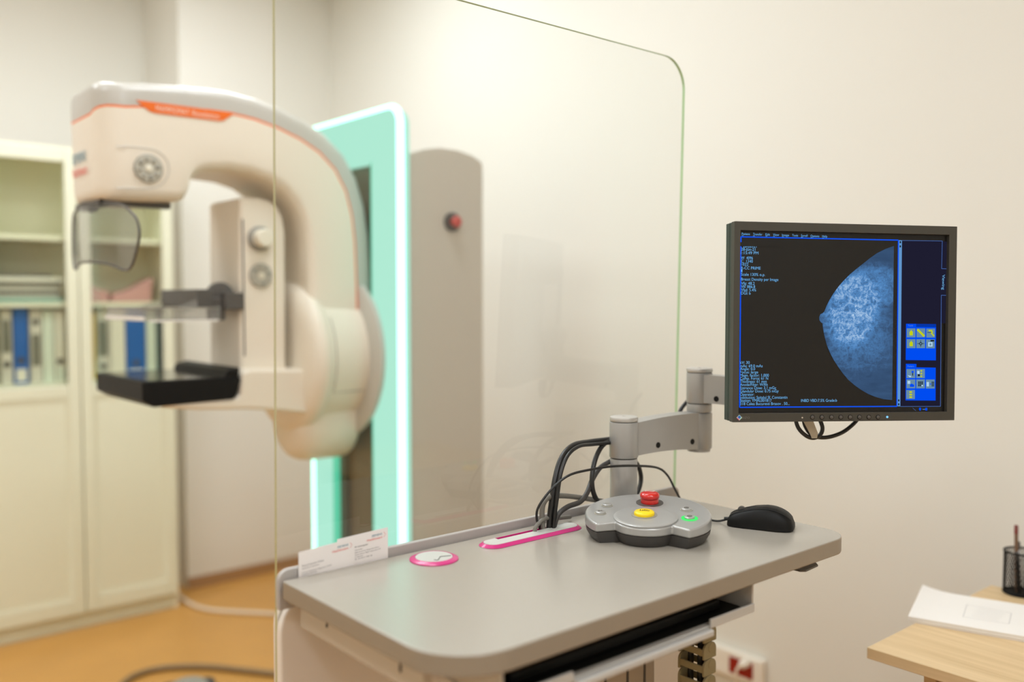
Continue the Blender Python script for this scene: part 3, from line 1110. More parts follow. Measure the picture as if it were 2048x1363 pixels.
def ctl_outline(inset=0.0):
    o = []
    Rb, cb_ = .105 - inset, .075
    a0 = math.atan2(-cb_ + inset, .0755 - inset * .6)
    n = 40
    for k in range(n + 1):
        a = a0 + (math.pi - 2 * a0) * k / n
        o.append((Rb * math.cos(a), cb_ + Rb * math.sin(a)))
    rc_, cc_ = .054 - inset, .046
    a1 = math.atan2(-.0285, .0458)
    m = 20
    for k in range(m + 1):
        a = (math.pi - a1) + (2 * a1 - math.pi + 0) * k / m if False else (-math.pi - a1) + (math.pi + 2 * a1) * k / m
        o.append((rc_ * math.cos(a), cc_ + rc_ * math.sin(a)))
    return o


oc = ctl_outline()
oi = ctl_outline(.009)
s = MB()
s.loft([[(x, y, .019) for x, y in oc], [(x, y, zt(y)) for x, y in oc]])
s.build('top_shell', M_SILVER, cb, bevel=.0035, bseg=3, smooth=40, local=True)
s = MB()
s.loft([[(x, y, .0005) for x, y in oi], [(x, y, .012) for x, y in ctl_outline(.002)], [(x, y, .0188) for x, y in ctl_outline(.0008)]])
s.build('base', M_CHAR, cb, smooth=40, local=True)
tn = Vector((0, -.085, 1)).normalized()


def tp(a, b, d=0.0):
    return Vector((a, b, zt(b) + d))


s = MB()
s.lathe([(.0525, .0002), (.0525, .0022), (.0505, .0032), (.046, .0034), (0, .0034)], tp(0, .046), tn, 64)
s.build('centre_disc', M_SILVER, cb, smooth=30, local=True)
bt = MB().lathe([(.0235, .0001), (.0235, .0008), (0, .0008)], tp(-.003, .128), tn, 40).build('stop_recess', M_DKGREY, cb, local=True)
s = MB()
s.lathe([(.0155, .001), (.0155, .007), (.0149, .0082), (.0166, .0096), (.0170, .0140), (.0157, .0172), (.011, .0190), (0, .0197)], tp(-.003, .128), tn, 48)
sb_ = s.build('stop_button', M_RED, cb, local=True, label='red stop button', smooth=50)
M_WTXT = mat('white lettering', (245, 240, 235), 0.5)
MB().text('STOP', tp(-.003, .1262, .0201), (1, 0, 0), (0, 1, .085), .0052, wid=.0165, align='CENTER').build('lettering', M_WTXT, sb_, local=True, smooth=0)
yb_ = MB().lathe([(.0215, .0032), (.0215, .0040), (0, .0040)], tp(-.003, .052), tn, 40).build('button_recess', M_MIDGREY, cb, local=True)
s = MB().lathe([(.0168, .004), (.0168, .0075), (.0155, .009), (.010, .0098), (0, .010)], tp(-.003, .052), tn, 48)
yo = s.build('exposure_button', M_YELLOW, cb, local=True, label='yellow exposure button', smooth=50)
s = MB()
c0 = tp(-.003, .052, .0102)
for dx, h in ((-.0075, .0075), (-.0035, .0055), (-.001, .0085), (.0015, .008), (.004, .0065), (.0068, .004)):
    s.add([c0 + Vector((dx, -.002, 0)), c0 + Vector((dx + .0012, -.002, 0)), c0 + Vector((dx + .0012, -.002 + h, .0005)), c0 + Vector((dx, -.002 + h, .0005))], [(0, 1, 2, 3)])
s.add([c0 + Vector((-.0075, -.002, 0)), c0 + Vector((-.004, -.002, 0)), c0 + Vector((-.004, -.001, 0)), c0 + Vector((-.0075, -.001, 0))], [(0, 1, 2, 3)])
s.build('symbol', M_BLACK, yo, local=True, smooth=0)
MB().text('SIEMENS', tp(0, .094, .0005), (1, 0, 0), (0, 1, .085), .0045, wid=.03, align='CENTER').build('emblem', M_TEALINK, cb, local=True, smooth=0)
M_GRING = emit('green lit ring', (80, 250, 120), 1.0)
for (a, b, lit, sym) in ((-.0726, .098, False, 0), (-.077, .055, False, 1), (.062, .100, False, 2), (.0705, .057, True, 2)):
    s = MB().lathe([(.0085, .0002), (.0085, .0028), (.0072, .0038), (0, .0040)], tp(a, b), tn, 32)
    bo = s.build('push_button', M_SILVER, cb, local=True, smooth=50)
    r0_, r1_ = (.0088, .0135) if lit else (.0088, .0100)
    s = MB().lathe([(r0_, .0002), (r0_, .0012), (r1_, .0012), (r1_, .0002), (r0_, .0002)], tp(a, b), tn, 36)
    s.build('button_ring', M_GRING if lit else M_LTGREY, bo, local=True, label='green lit ring' if lit else None)
    s = MB()
    q = tp(a, b, .0043)
    if sym == 2:
        s.lathe([(.0030, 0), (.0040, 0), (.0040, .0002), (.0030, .0002), (.0030, 0)], q, tn, 24)
        s.lathe([(.0, .0001), (.0009, .0001)], q, tn, 12)
    elif sym == 1:
        s.box(q.x - .004, q.x + .004, q.y - .0005, q.y + .0005, q.z, q.z + .0002)
        s.box(q.x - .003, q.x - .002, q.y - .003, q.y + .002, q.z, q.z + .0002)
        s.box(q.x + .001, q.x + .002, q.y - .001, q.y + .004, q.z, q.z + .0002)
    else:
        for dx in (-.003, -.001, .001, .003):
            s.box(q.x + dx, q.x + dx + .0009, q.y - .002, q.y + .002, q.z, q.z + .0002)
    s.build('symbol', M_DKGREY if sym else M_LTGREY, bo, local=True)

# ------------------------------------------------------------------ mouse
mA, mB_ = on_z(1462, 1046, WZ), on_z(1584, 1058, WZ)
dv = (mB_ - mA)
mc = (mA + mB_) / 2
ms = thing('computer_mouse', 'black computer mouse on the right end of the console', 'mouse', (mc.x, mc.y, WZ), math.atan2(dv.y, dv.x))
ML = .112
prof_m = [(-.5, .018, .010), (-.47, .024, .017), (-.40, .0275, .0225), (-.25, .0295, .029), (-.08, .0300, .0345), (.10, .0315, .0370), (.25, .0325, .0345), (.38, .0305, .0275), (.46, .0255, .019), (.495, .017, .0105)]


def mring(t, wv, h, k=18, grow=0.0):
    out = []
    wv += grow
    h += grow
    for i in range(k + 1):
        a = math.pi * i / k
        cx_, sy_ = math.cos(a), math.sin(a)
        cx_ = math.copysign(abs(cx_) ** .75, cx_)
        pinch = 1 - .12 * sy_ ** .5 * (1 - sy_)
        out.append((t * ML, cx_ * wv * pinch, .0012 + h * sy_ ** .8))
    out.append((t * ML, -wv * .93, .0008))
    out.append((t * ML, wv * .93, .0008))
    return out


s = MB().loft([mring(*q) for q in prof_m])
mo = s.build('shell', M_BLACK, ms, local=True, smooth=60, fix=True)
# seam lines between buttons and side grips
M_SEAM = mat('seam black', (10, 10, 10), 0.6)
for sg in (1, -1):
    pts = []
    for t_, wv, h in prof_m[1:-1]:
        a = math.radians(62)
        cx_ = math.cos(a) ** .75
        pts.append((t_ * ML, sg * cx_ * wv * .985, .0012 + h * math.sin(a) ** .8 + .0003))
    MB().tube(pts, .0005, seg=6, sub=4).build('seam', M_SEAM, ms, local=True)
MB().tube([(t_ * ML, 0, .0012 + h + .0002) for t_, wv, h in prof_m[1:5]], .0006, seg=6, sub=4).build('seam', M_SEAM, ms, local=True)
MB().cyl((-.30 * ML, -.0035, .026), (0, 1, 0), .007, .007, seg=24, bev=.001).build('scroll_wheel', M_DKGREY, ms, local=True)
inv = Matrix.Rotation(-math.atan2(dv.y, dv.x), 3, 'Z')


def mloc(p):
    return inv @ (Vector(p) - Vector((mc.x, mc.y, WZ)))


cpts = [Vector((-.5 * ML, 0, .008))] + [mloc(on_z(px, py, WZ + .003)) for px, py in ((1440, 1041), (1425, 1040), (1408, 1034), (1392, 1015), (1375, 1006))]
s = MB().tube(cpts, .0019, seg=8)
s.tube([Vector((-.50 * ML, 0, .008)), Vector((-.53 * ML, 0, .0078)), Vector((-.57 * ML, 0, .0074))], .0034, seg=10)
s.build('cord', M_CABLE, ms, local=True)

# ------------------------------------------------------------------ monitor arm
PY = 1.136
pb = on_y(1247, 985, PY)
ma = thing('monitor_mount', 'silver jointed monitor arm standing at the back of the console', 'monitor arm', (pb.x, PY, WZ))
zt1 = on_y(1247, 834, PY).z
zj = on_y(1247, 913, PY).z
pr = .0255
s = MB()
s.cyl((pb.x, PY, WZ + .0005), (0, 0, 1), .034, .008, seg=40, bev=.002)
s.cyl((pb.x, PY, WZ + .008), (0, 0, 1), pr, zj - WZ - .010, seg=48, bev=.001)
s.build('post', M_ARM, ma, smooth=40)
# second joint stands farther along the arm
j2 = on_y(1398, 860, PY)
dj2 = 1.80
q = CAM + ray(1398, 860) * dj2
J1 = Vector((pb.x, PY, 0))
J2 = Vector((q.x, q.y, 0))
ztop2 = (CAM + ray(1398, 822) * dj2).z
zbot2 = (CAM + ray(1398, 897) * dj2).z
ux = (J2 - J1)
Lj = ux.length
ux.normalize()
uy = Vector((-ux.y, ux.x, 0))
hl = MB()
hl.cyl((J1.x, J1.y, zj), (0, 0, 1), pr + .0015, zt1 - zj - .008, seg=48, bev=.0012)
# bow-shaped beam between the joints
ringsb = []
for k in range(13):
    f = k / 12
    c0 = J1 + ux * (Lj * f)
    zt_ = (zt1 - .012) * (1 - f) + (ztop2) * f + .004 * math.sin(math.pi * f)
    zb_ = (zj + .001) * (1 - f) + zbot2 * f + .006 * math.sin(math.pi * f)
    hw = .017 if 0 < k < 12 else .017
    ringsb.append([c0 - uy * hw + ZUP * zb_, c0 + uy * hw + ZUP * zb_, c0 + uy * hw + ZUP * zt_, c0 - uy * hw + ZUP * zt_])
hl.loft(ringsb)
hl.cyl((J2.x, J2.y, zbot2 + .002), (0, 0, 1), pr, ztop2 - zbot2 - .004, seg=48, bev=.0012)
hl.cyl((J2.x, J2.y, zbot2 - .004), (0, 0, 1), pr - .003, .006, seg=48)
lower = hl.build('lower_arm', M_ARM, ma, smooth=40, fix=False)
s = MB().cyl((J1.x, J1.y, zt1 - .0075), (0, 0, 1), pr + .001, .0095, seg=48, bev=.003)
s.cyl((J1.x, J1.y, zt1 + .0018), (0, 0, 1), .003, .0008, seg=12)
s.build('joint_cap', M_ARMLT, ma, smooth=40)
nrm = -uy if (-uy).dot(FWH) < 0 else uy
for f in (.36, .82):
    c0 = J1 + ux * (Lj * f) + nrm * .0168
    zz = (zj * (1 - f) + zbot2 * f) + .019
    MB().lathe([(.0055, 0), (.0055, .0008), (.002, .0009), (0, .0004)], Vector((c0.x, c0.y, zz)), nrm, 20).build('bolt', M_BLACK, lower)
# upper joint on the second cylinder
zu0, zu1, zu2 = (CAM + ray(1400, 822) * dj2).z, (CAM + ray(1400, 804) * dj2).z, (CAM + ray(1404, 738) * dj2).z
s = MB().cyl((J2.x, J2.y, zu0 + .0005), (0, 0, 1), pr - .001, zu1 - zu0 - .002, seg=48, bev=.001)
s.build('swivel_ring', M_ARM, ma, smooth=40)

# monitor pose
dL, dR = 1.51, 1.567
mBL = CAM + ray(1465, 844) * dL
mBR = CAM + ray(1909, 840) * dR
mex = (mBR - mBL)
MW = mex.length
mex.normalize()
TILT = math.radians(1.7)
up0 = (ZUP - mex * ZUP.dot(mex)).normalized()
mny0 = up0.cross(mex)
if mny0.dot(FWH) < 0:
    mny0 = -mny0
mez = up0 * math.cos(TILT) + mny0 * math.sin(TILT)
mny = mny0 * math.cos(TILT) - up0 * math.sin(TILT)
MH = .3355
morg = (mBL + mBR) / 2


def mon(px, py, back=0.0):
    d = ray(px, py)
    t_ = (morg + mny * back - CAM).dot(mny) / d.dot(mny)
    p = CAM + d * t_ - morg
    return p.dot(mex), p.dot(mez)


mountc = morg + mny * .085 + ZUP * (MH * .42)
ha = MB()
ha.cyl((J2.x, J2.y, zu1), (0, 0, 1), pr, zu2 - zu1 - .006, seg=48, bev=.0012)
endp = Vector((mountc.x, mountc.y, 0)) - mex * 0.0
ux2 = (endp - J2)
L2 = ux2.length
ux2.normalize()
uy2 = Vector((-ux2.y, ux2.x, 0))
rg2 = []
for k in range(9):
    f = k / 8
    c0 = J2 + ux2 * (L2 * f)
    rg2.append([c0 - uy2 * .016 + ZUP * (zu1 + .002), c0 + uy2 * .016 + ZUP * (zu1 + .002), c0 + uy2 * .016 + ZUP * (zu2 - .009), c0 - uy2 * .016 + ZUP * (zu2 - .009)])
ha.loft(rg2)
ha.cyl((endp.x, endp.y, zu1), (0, 0, 1), pr, zu2 - zu1 - .006, seg=48, bev=.0012)
upper = ha.build('upper_arm', M_ARM, ma, smooth=40)
n2 = -uy2 if (-uy2).dot(FWH) < 0 else uy2
c0 = J2 + ux2 * .048 + n2 * .0158
MB().lathe([(.0055, 0), (.0055, .0008), (.002, .0009), (0, .0004)], Vector((c0.x, c0.y, zu1 + .012)), n2, 20).build('bolt', M_BLACK, upper)
s = MB().cyl((J2.x, J2.y, zu2 - .0055), (0, 0, 1), pr + .0006, .009, seg=48, bev=.003)
s.cyl((J2.x, J2.y, zu2 + .0034), (0, 0, 1), .003, .0008, seg=12)
s.build('joint_cap', M_ARMLT, ma, smooth=40)
# head that carries the monitor: bent plate and mounting plate
s = MB()
zc = (zu1 + zu2) / 2
pc = Vector((endp.x, endp.y, zu2 - .004))
s.cyl(pc, (0, 0, 1), .020, .05, seg=36, bev=.002)
top = pc + ZUP * .075
s.cyl(top - ZUP * .03 - mex * .028, mex, .024, .056, seg=36, bev=.002)
pm0 = morg + mny * .060
s.prism([pm0 + mny * .001 + mex * a_ + mez * b_ for a_, b_ in ((-.055, .12), (.055, .12), (.055, .23), (-.055, .23))], mny * .005)
midp = top - ZUP * .03
s.loft([[pm0 + mny * .005 + mex * a_ + ZUP * (midp.z - morg.z + b_) for a_, b_ in ((-.02, -.02), (.02, -.02), (.02, .02), (-.02, .02))],
        [midp + mex * a_ + ZUP * b_ for a_, b_ in ((-.018, -.018), (.018, -.018), (.018, .018), (-.018, .018))]])
s.build('tilt_head', M_ARM, ma, smooth=40)

# ------------------------------------------------------------------ monitor
mo = thing('monitor', 'dark grey square monitor showing a blue breast scan on the silver arm', 'monitor', morg)
mo.rotation_euler = Matrix((mex, mny, mez)).transposed().to_euler()
h2 = MW / 2


def md(px, py, d):
    x, z = mon(px, py, -d)
    return Vector((x, -d, z))


s_tl, s_br = mon(1482, 463), mon(1896, 826)
sxa, sza = mon(1477.3, 826.0)
sxb, szb = mon(1899.0, 469.5)
szb = max(szb, mon(1482, 461.5)[1])
s = MB()
o_ = [(-h2, 0, 0), (h2, 0, 0), (h2, 0, MH), (-h2, 0, MH)]
i_ = [(sxa, 0, sza), (sxb, 0, sza), (sxb, 0, szb), (sxa, 0, szb)]
s.frame(o_, i_, (0, .014, 0))
s.build('bezel', M_BEZEL, mo, bevel=.0007, bseg=2, local=True)
s = MB()
s.prism([(-h2 + .0008, .0142, .0008), (h2 - .0008, .0142, .0008), (h2 - .0008, .0142, MH - .0008), (-h2 + .0008, .0142, MH - .0008)], (0, .025, 0))
s.box(-h2 + .0004, h2 - .0004, .0225, .0235, .0004, MH - .0004)
bkp = [(-.17, .0392, .03), (.17, .0392, .03), (.17, .0392, MH - .03), (-.17, .0392, MH - .03)]
bq = [(-.13, .060, .07), (.13, .060, .07), (.13, .060, MH - .07), (-.13, .060, MH - .07)]
s.loft([bkp, bq])
s.build('back_housing', M_BEZSIDE, mo, bevel=.0015, bseg=2, local=True)
SD = -.0075
s = MB().box(sxa + .0002, sxb - .0002, .0075, .0138, sza + .0002, szb - .0002)
screen = s.build('screen', M_SCREEN, mo, local=True)

M_SBLUE = emit('screen blue line', (20, 84, 235), 1.0)
M_STEXT = emit('screen text blue', (120, 190, 245), 0.9)
M_SBAR = emit('screen bar blue', (98, 150, 205), 1.0)
M_SNAVY = emit('screen navy field', (30, 29, 48), 1.0)
M_STHIN = emit('screen thin line', (70, 104, 170), 1.0)
M_SPANEL = emit('screen panel blue', (0, 76, 240), 1.0)
M_STAB = emit('screen tab blue', (4, 54, 170), 1.0)
M_SICON = emit('screen icon grey', (104, 140, 165), 1.0)
M_SYEL = emit('screen yellow', (196, 208, 20), 1.0)
M_SDARK = emit('screen dark', (22, 28, 36), 1.0)
M_SPALE = emit('screen pale', (176, 210, 235), 1.0)
SM = [M_SBLUE, M_STEXT, M_SBAR, M_SNAVY, M_STHIN, M_SPANEL, M_STAB, M_SICON, M_SYEL, M_SDARK, M_SPALE, M_SCREEN]
k7 = 2.963


def c7(x, y):
    return 1430 + x / k7, 430 + y / k7


def quad(mb, pts, mi, d):
    vs = [md(*c7(*p), d) for p in pts]
    nn = (vs[1] - vs[0]).cross(vs[2] - vs[0])
    idx = tuple(range(len(vs)))
    mb.add(vs, [idx if nn.y < 0 else idx[::-1]], mi)


def seg(mb, a, b, wv, mi, d):
    a2, b2 = Vector((a[0], a[1])), Vector((b[0], b[1]))
    t_ = (b2 - a2).normalized()
    n_ = Vector((-t_.y, t_.x)) * wv / 2
    quad(mb, [a2 + n_, b2 + n_, b2 - n_, a2 - n_], mi, d)


D0 = -.0072        # just in front of the screen glass
ui = MB()
quad(ui, [(1108, 152), (1345, 155), (1337, 1131), (1098, 1131)], 3, D0)
quad(ui, [(1345, 155), (1374, 156), (1366, 640), (1340, 640)], 3, D0)
D1 = -.0069
for a, b in (((152, 128), (1087, 148)), ((154, 128), (146, 1138)), ((146, 1138), (1080, 1132)), ((1087, 148), (1078, 1132))):
    seg(ui, a, b, 7, 0, D1)
quad(ui, [(1090, 148), (1108, 149), (1098, 1132), (1081, 1132)], 2, D1)
for pth in ([(1108, 150), (1347, 153), (1343, 317), (1374, 318), (1372, 475), (1341, 474), (1336, 1132), (1098, 1133)],):
    for a, b in zip(pth[:-1], pth[1:]):
        seg(ui, a, b, 3, 4, D1)
D2 = -.0066
for y_ in (160, 185, 1097, 1120):
    x_ = 1098.5 - (y_ - 150) * .0102
    quad(ui, [(x_ - 4, y_ - 6), (x_ + 4, y_ - 6), (x_ + 4, y_ + 6), (x_ - 4, y_ + 6)], 9, D2)
# tool panels
quad(ui, [(1132, 643), (1310, 645), (1309, 860), (1130, 858)], 5, D1)
quad(ui, [(1192, 644), (1310, 645), (1310, 664), (1192, 662)], 6, D2)
quad(ui, [(1131, 880), (1194, 881), (1193, 905), (1131, 905)], 5, D1)
quad(ui, [(1131, 900), (1308, 903), (1307, 1098), (1129, 1097)], 5, D1)


def icon(cx_, cy_, kind):
    r_ = 25.5
    quad(ui, [(cx_ - r_, cy_ - r_ - 1), (cx_ + r_, cy_ - r_ - 1), (cx_ + r_, cy_ + r_ + 1), (cx_ - r_, cy_ + r_ + 1)], 7, D2)
    d3 = -.0063
    d4 = -.0060

    def bx(x0, y0, x1, y1, mi, d=d3):
        quad(ui, [(cx_ + x0, cy_ + y0), (cx_ + x1, cy_ + y0), (cx_ + x1, cy_ + y1), (cx_ + x0, cy_ + y1)], mi, d)
    if kind == 'hand':
        quad(ui, [(cx_ - 9, cy_ + 15), (cx_ + 10, cy_ + 15), (cx_ + 10, cy_ - 8), (cx_ + 4, cy_ - 10), (cx_ + 3, cy_ - 18), (cx_ - 2, cy_ - 14), (cx_ - 10, cy_ - 2)], 8, d3)
    elif kind == 'ruler':
        seg(ui, (cx_ - 20, cy_ - 20), (cx_ + 20, cy_ + 20), 12, 8, d3)
    elif kind == 'loupe':
        seg(ui, (cx_ - 12, cy_ - 14), (cx_ + 8, cy_ - 14), 9, 8, d3)
        seg(ui, (cx_ + 8, cy_ - 14), (cx_ + 8, cy_), 8, 8, d3)
        seg(ui, (cx_ + 2, cy_ - 2), (cx_ + 20, cy_ + 18), 7, 8, d3)
        seg(ui, (cx_ - 20, cy_ - 4), (cx_ + 4, cy_ - 4), 3, 9, d4)
    elif kind == 'cross':
        seg(ui, (cx_ - 20, cy_), (cx_ + 20, cy_), 3, 9, d3)
        seg(ui, (cx_, cy_ - 20), (cx_, cy_ + 20), 3, 9, d3)
        ring_ = [(cx_ + 9 * math.cos(t_ * math.pi / 8), cy_ + 9 * math.sin(t_ * math.pi / 8)) for t_ in range(16)]
        quad(ui, ring_, 9, d3 + .0001)
        quad(ui, [(cx_ + (a_ - cx_) * .55, cy_ + (b_ - cy_) * .55) for a_, b_ in ring_], 7, d4)
    elif kind == 'frame':
        bx(-14, -10, 12, 16, 10)
        bx(-6, -3, 5, 10, 7, d4)
        bx(0, -23, 22, -14, 9, d4)
    elif kind == 'lamp':
        bx(4, -16, 16, -4, 5)
        bx(8, -4, 13, 12, 9)
        quad(ui, [(cx_ - 20, cy_ + 10), (cx_ + 2, cy_ + 14), (cx_ + 2, cy_ + 20), (cx_ - 8, cy_ + 22)], 10, d3)
    elif kind == 'list':
        bx(-20, -16, -6, 2, 10)
        bx(-16, 4, -4, 16, 9)
        for y_ in (-20, -4, 12):
            bx(0, y_, 9, y_ + 8, 8)
    elif kind == 'print':
        bx(-20, -18, -4, 0, 10)
        quad(ui, [(cx_ - 6, cy_ + 4), (cx_ + 4, cy_ - 2), (cx_ + 20, cy_ + 6), (cx_ + 18, cy_ + 18), (cx_ - 6, cy_ + 18)], 5, d3)
    elif kind == 'tiles':
        for a_ in range(3):
            for b_ in range(3):
                bx(-14 + a_ * 10, -14 + b_ * 10, -6 + a_ * 10, -6 + b_ * 10, 9 if a_ + b_ < 4 else 10)
    elif kind == 'send':
        bx(-22, -12, -8, 14, 10)
        seg(ui, (cx_ - 4, cy_), (cx_ + 6, cy_), 5, 5, d3)
        for a_ in range(2):
            for b_ in range(3):
                bx(8 + a_ * 8, -14 + b_ * 10, 14 + a_ * 8, -6 + b_ * 10, 9)
    elif kind == 'bars':
        for y_ in (-19, -4, 11):
            bx(-7, y_, 8, y_ + 9, 8)


for (x_, y_, kd) in ((1162, 697, 'hand'), (1220, 697, 'ruler'), (1278, 698, 'loupe'), (1162, 761, 'hand'), (1219, 761, 'cross'), (1277, 762, 'frame'),
                     (1161, 938, 'lamp'), (1218, 938, 'list'), (1161, 999, 'print'), (1218, 999, 'tiles'), (1276, 1000, 'send'), (1159, 1062, 'bars')):
    icon(x_, y_, kd)
# small system icons below
quad(ui, [(1210, 1140), (1220, 1140), (1222, 1150), (1215, 1160), (1208, 1150)], 5, D1)
seg(ui, (1230, 1150), (1246, 1150), 3, 2, D1)
quad(ui, [(1246, 1141), (1258, 1141), (1258, 1157), (1246, 1157)], 5, D1)
seg(ui, (1172, 1142), (1190, 1158), 2, 4, D1)
# lettering


def stext(s_, px, py, capx=5.9, wid=None, dx=(1, 0), mi=1, align='LEFT'):
    x_, z_ = mon(px, py, -D1)
    x2, z2 = mon(px, py - capx, -D1)
    h = z2 - z_
    if wid:
        xw, zw = mon(px + wid, py, -D1)
        wv = xw - x_
    else:
        wv = None
    ui.text(s_, (x_, -D1 if False else -D1, z_), (1, 0, 0), (0, 0, 1), h, mi, wid=wv, squeeze=.82)


ui_text_y = -D1
for s_, px, py, wv in (('Patient', 1483.5, 469.6, 16.5), ('Transfer', 1506, 470.2, 18.5), ('Edit', 1531, 470.8, 9), ('View', 1546, 471.3, 12), ('Image', 1564, 472, 14), ('Tools', 1584.5, 472.6, 11.5), ('Scroll', 1602, 473, 13), ('Options', 1621, 473.8, 17.5), ('Help', 1644.5, 474.4, 10)):
    stext(s_, px, py, 4.6, wv)
    if s_ != 'Tools':
        q0, q1 = ((px - 1430) * k7, (py + 1.2 - 430) * k7), ((px + 3.6 - 1430) * k7, (py + 1.2 - 430) * k7)
        seg(ui, q0, q1, 2, 1, D1)
stext('26-Jun-21', 1486, 494.6, 5.7, 27)
quad(ui, [(150, 160), (390, 165), (390, 187), (150, 184)], 11, -.0066)
for s_, py, wv in (('28-Jun-21', 500.8, 28.5), ('1:15:49 PM', 507.8, 34.5), ('W  4096', 518, 23.5), ('C  1340', 524.6, 23.5), ('1022', 530.8, 14.5), ('R-CC PRIME', 538.2, 39), ('1', 543.7, 2.5), ('Scale 130% o.p.', 551, 48),
                   ('Breast Density per Image', 560.6, 74.5), ('Vfg: 48.2', 568.8, 27), ('Vb: 886.8', 575.4, 28), ('Vbd: 5.4%', 582, 30), ('DGI: b', 588.6, 19)):
    stext(s_, 1482.2, py, 5.7, wv)
for s_, py, wv in (('kV: 30', 727.3, 19), ('mAs: 69.0 mAs', 734, 45), ('Angle: 0.0', 739.9, 30), ('Focus: large', 746.4, 36), ('Magn. factor: 1.000', 752.8, 57.5), ('Comp. Force: 61 N', 759, 56), ('Thickness: 61 mm', 765.1, 53), ('Anode/Filter: W/Rh', 771.4, 55),
                   ('Entrance Dose: 3.1 mGy', 778, 72), ('Glandular Dose: 0.75 mGy', 784.5, 77), ('Operator:', 791, 28), ('Institution: Spitalul Sf. Constantin', 797.2, 94.5), ('Station: YMAL001817', 803.3, 63), ('318 Calea Bucuresti Brasov . 50...', 809.8, 99)):
    stext(s_, 1480.2, py, 5.7, wv)
stext('INBD VBD:7.5% Grade:b', 1602, 803.3, 5.7, 72)
xv, zv = mon(1884.5, 549, -D1)
xv2, zv2 = mon(1884.5, 579, -D1)
ui.text('Viewing', (xv, -D1, zv), (0, 0, -1), (1, 0, 0), .0052, 1, wid=zv - zv2)
for s_, px, py, wv in (('Tools', 1816, 652.2, 10), ('Display', 1835.5, 652.6, 14), ('View', 1855, 653, 10), ('Patient', 1815, 733.5, 13)):
    stext(s_, px, py, 3.4, wv, mi=2)
ui.build('screen_interface', SM, screen, local=True, smooth=0, label='glowing blue screen text, lines and tool icons')

# breast scan picture
def scan_material():
    m = bpy.data.materials.new('breast scan glow')
    m.use_nodes = True
    nt = m.node_tree
    nt.nodes.remove(nt.nodes['Principled BSDF'])
    L = nt.links.new
    tc = nt.nodes.new('ShaderNodeTexCoord')
    sep = nt.nodes.new('ShaderNodeSeparateXYZ')
    L(tc.outputs['Object'], sep.inputs[0])

    def mth(op, a, b=None, clamp=False):
        n_ = nt.nodes.new('ShaderNodeMath')
        n_.operation = op
        n_.use_clamp = clamp
        for i, x_ in enumerate((a, b)):
            if x_ is None:
                continue
            if isinstance(x_, (int, float)):
                n_.inputs[i].default_value = x_
            else:
                L(x_, n_.inputs[i])
        return n_.outputs[0]

    def tex(scale, detail, dist, rough=.6, sx=1.0, sz=1.0):
        mp = nt.nodes.new('ShaderNodeMapping')
        mp.inputs['Scale'].default_value = (sx, 1, sz)
        n_ = nt.nodes.new('ShaderNodeTexNoise')
        n_.inputs['Scale'].default_value = scale
        n_.inputs['Detail'].default_value = detail
        n_.inputs['Distortion'].default_value = dist
        n_.inputs['Roughness'].default_value = rough
        L(tc.outputs['Object'], mp.inputs['Vector'])
        L(mp.outputs[0], n_.inputs['Vector'])
        return n_.outputs['Fac']

    def blob(cx_, cz_, rx, rz):
        a = mth('DIVIDE', mth('SUBTRACT', sep.outputs['X'], cx_), rx)
        b = mth('DIVIDE', mth('SUBTRACT', sep.outputs['Z'], cz_), rz)
        d2 = mth('ADD', mth('MULTIPLY', a, a), mth('MULTIPLY', b, b))
        return mth('SUBTRACT', 1.0, d2, True)
    c1 = mon(*c7(810, 560))
    c2 = mon(*c7(930, 420))
    c3 = mon(*c7(860, 720))
    g1 = blob(c1[0], c1[1], .060, .072)
    g2 = blob(c2[0], c2[1], .075, .050)
    g3 = blob(c3[0], c3[1], .085, .085)
    dens = mth('ADD', mth('ADD', g1, mth('MULTIPLY', g2, .75)), mth('MULTIPLY', g3, .5), True)
    fine = tex(150, 6, 1.2)
    fib = mth('SUBTRACT', 1.0, mth('ABSOLUTE', mth('MULTIPLY', mth('SUBTRACT', tex(58, 7, .6), .5), 9.0)), True)
    fib2 = mth('SUBTRACT', 1.0, mth('ABSOLUTE', mth('MULTIPLY', mth('SUBTRACT', tex(120, 6, .7), .5), 8.0)), True)
    streak = tex(30, 5, .4, sx=.5, sz=2.0)
    tot = mth('ADD', .20, mth('MULTIPLY', streak, .26))
    tot = mth('ADD', tot, mth('MULTIPLY', dens, mth('ADD', mth('MULTIPLY', fib, .16), mth('ADD', mth('MULTIPLY', fib2, .14), mth('MULTIPLY', fine, .30)))))
    cs = mon(*c7(850, 575))
    spot = mth('MULTIPLY', blob(cs[0], cs[1], .012, .014), mth('GREATER_THAN', tex(330, 2, 0), .64))
    tot = mth('ADD', tot, mth('MULTIPLY', spot, .55))
    rp = nt.nodes.new('ShaderNodeValToRGB')
    rp.color_ramp.elements[0].position = .15
    rp.color_ramp.elements[0].color = rgb(30, 44, 66)
    rp.color_ramp.elements[1].position = 1.0
    rp.color_ramp.elements[1].color = rgb(210, 235, 255)
    for pos, cc_ in ((.38, (58, 86, 122)), (.62, (84, 138, 196))):
        e_ = rp.color_ramp.elements.new(pos)
        e_.color = rgb(*cc_)
    L(tot, rp.inputs['Fac'])
    em = nt.nodes.new('ShaderNodeEmission')
    L(rp.outputs['Color'], em.inputs[0])
    L(em.outputs[0], nt.nodes['Material Output'].inputs[0])
    return m


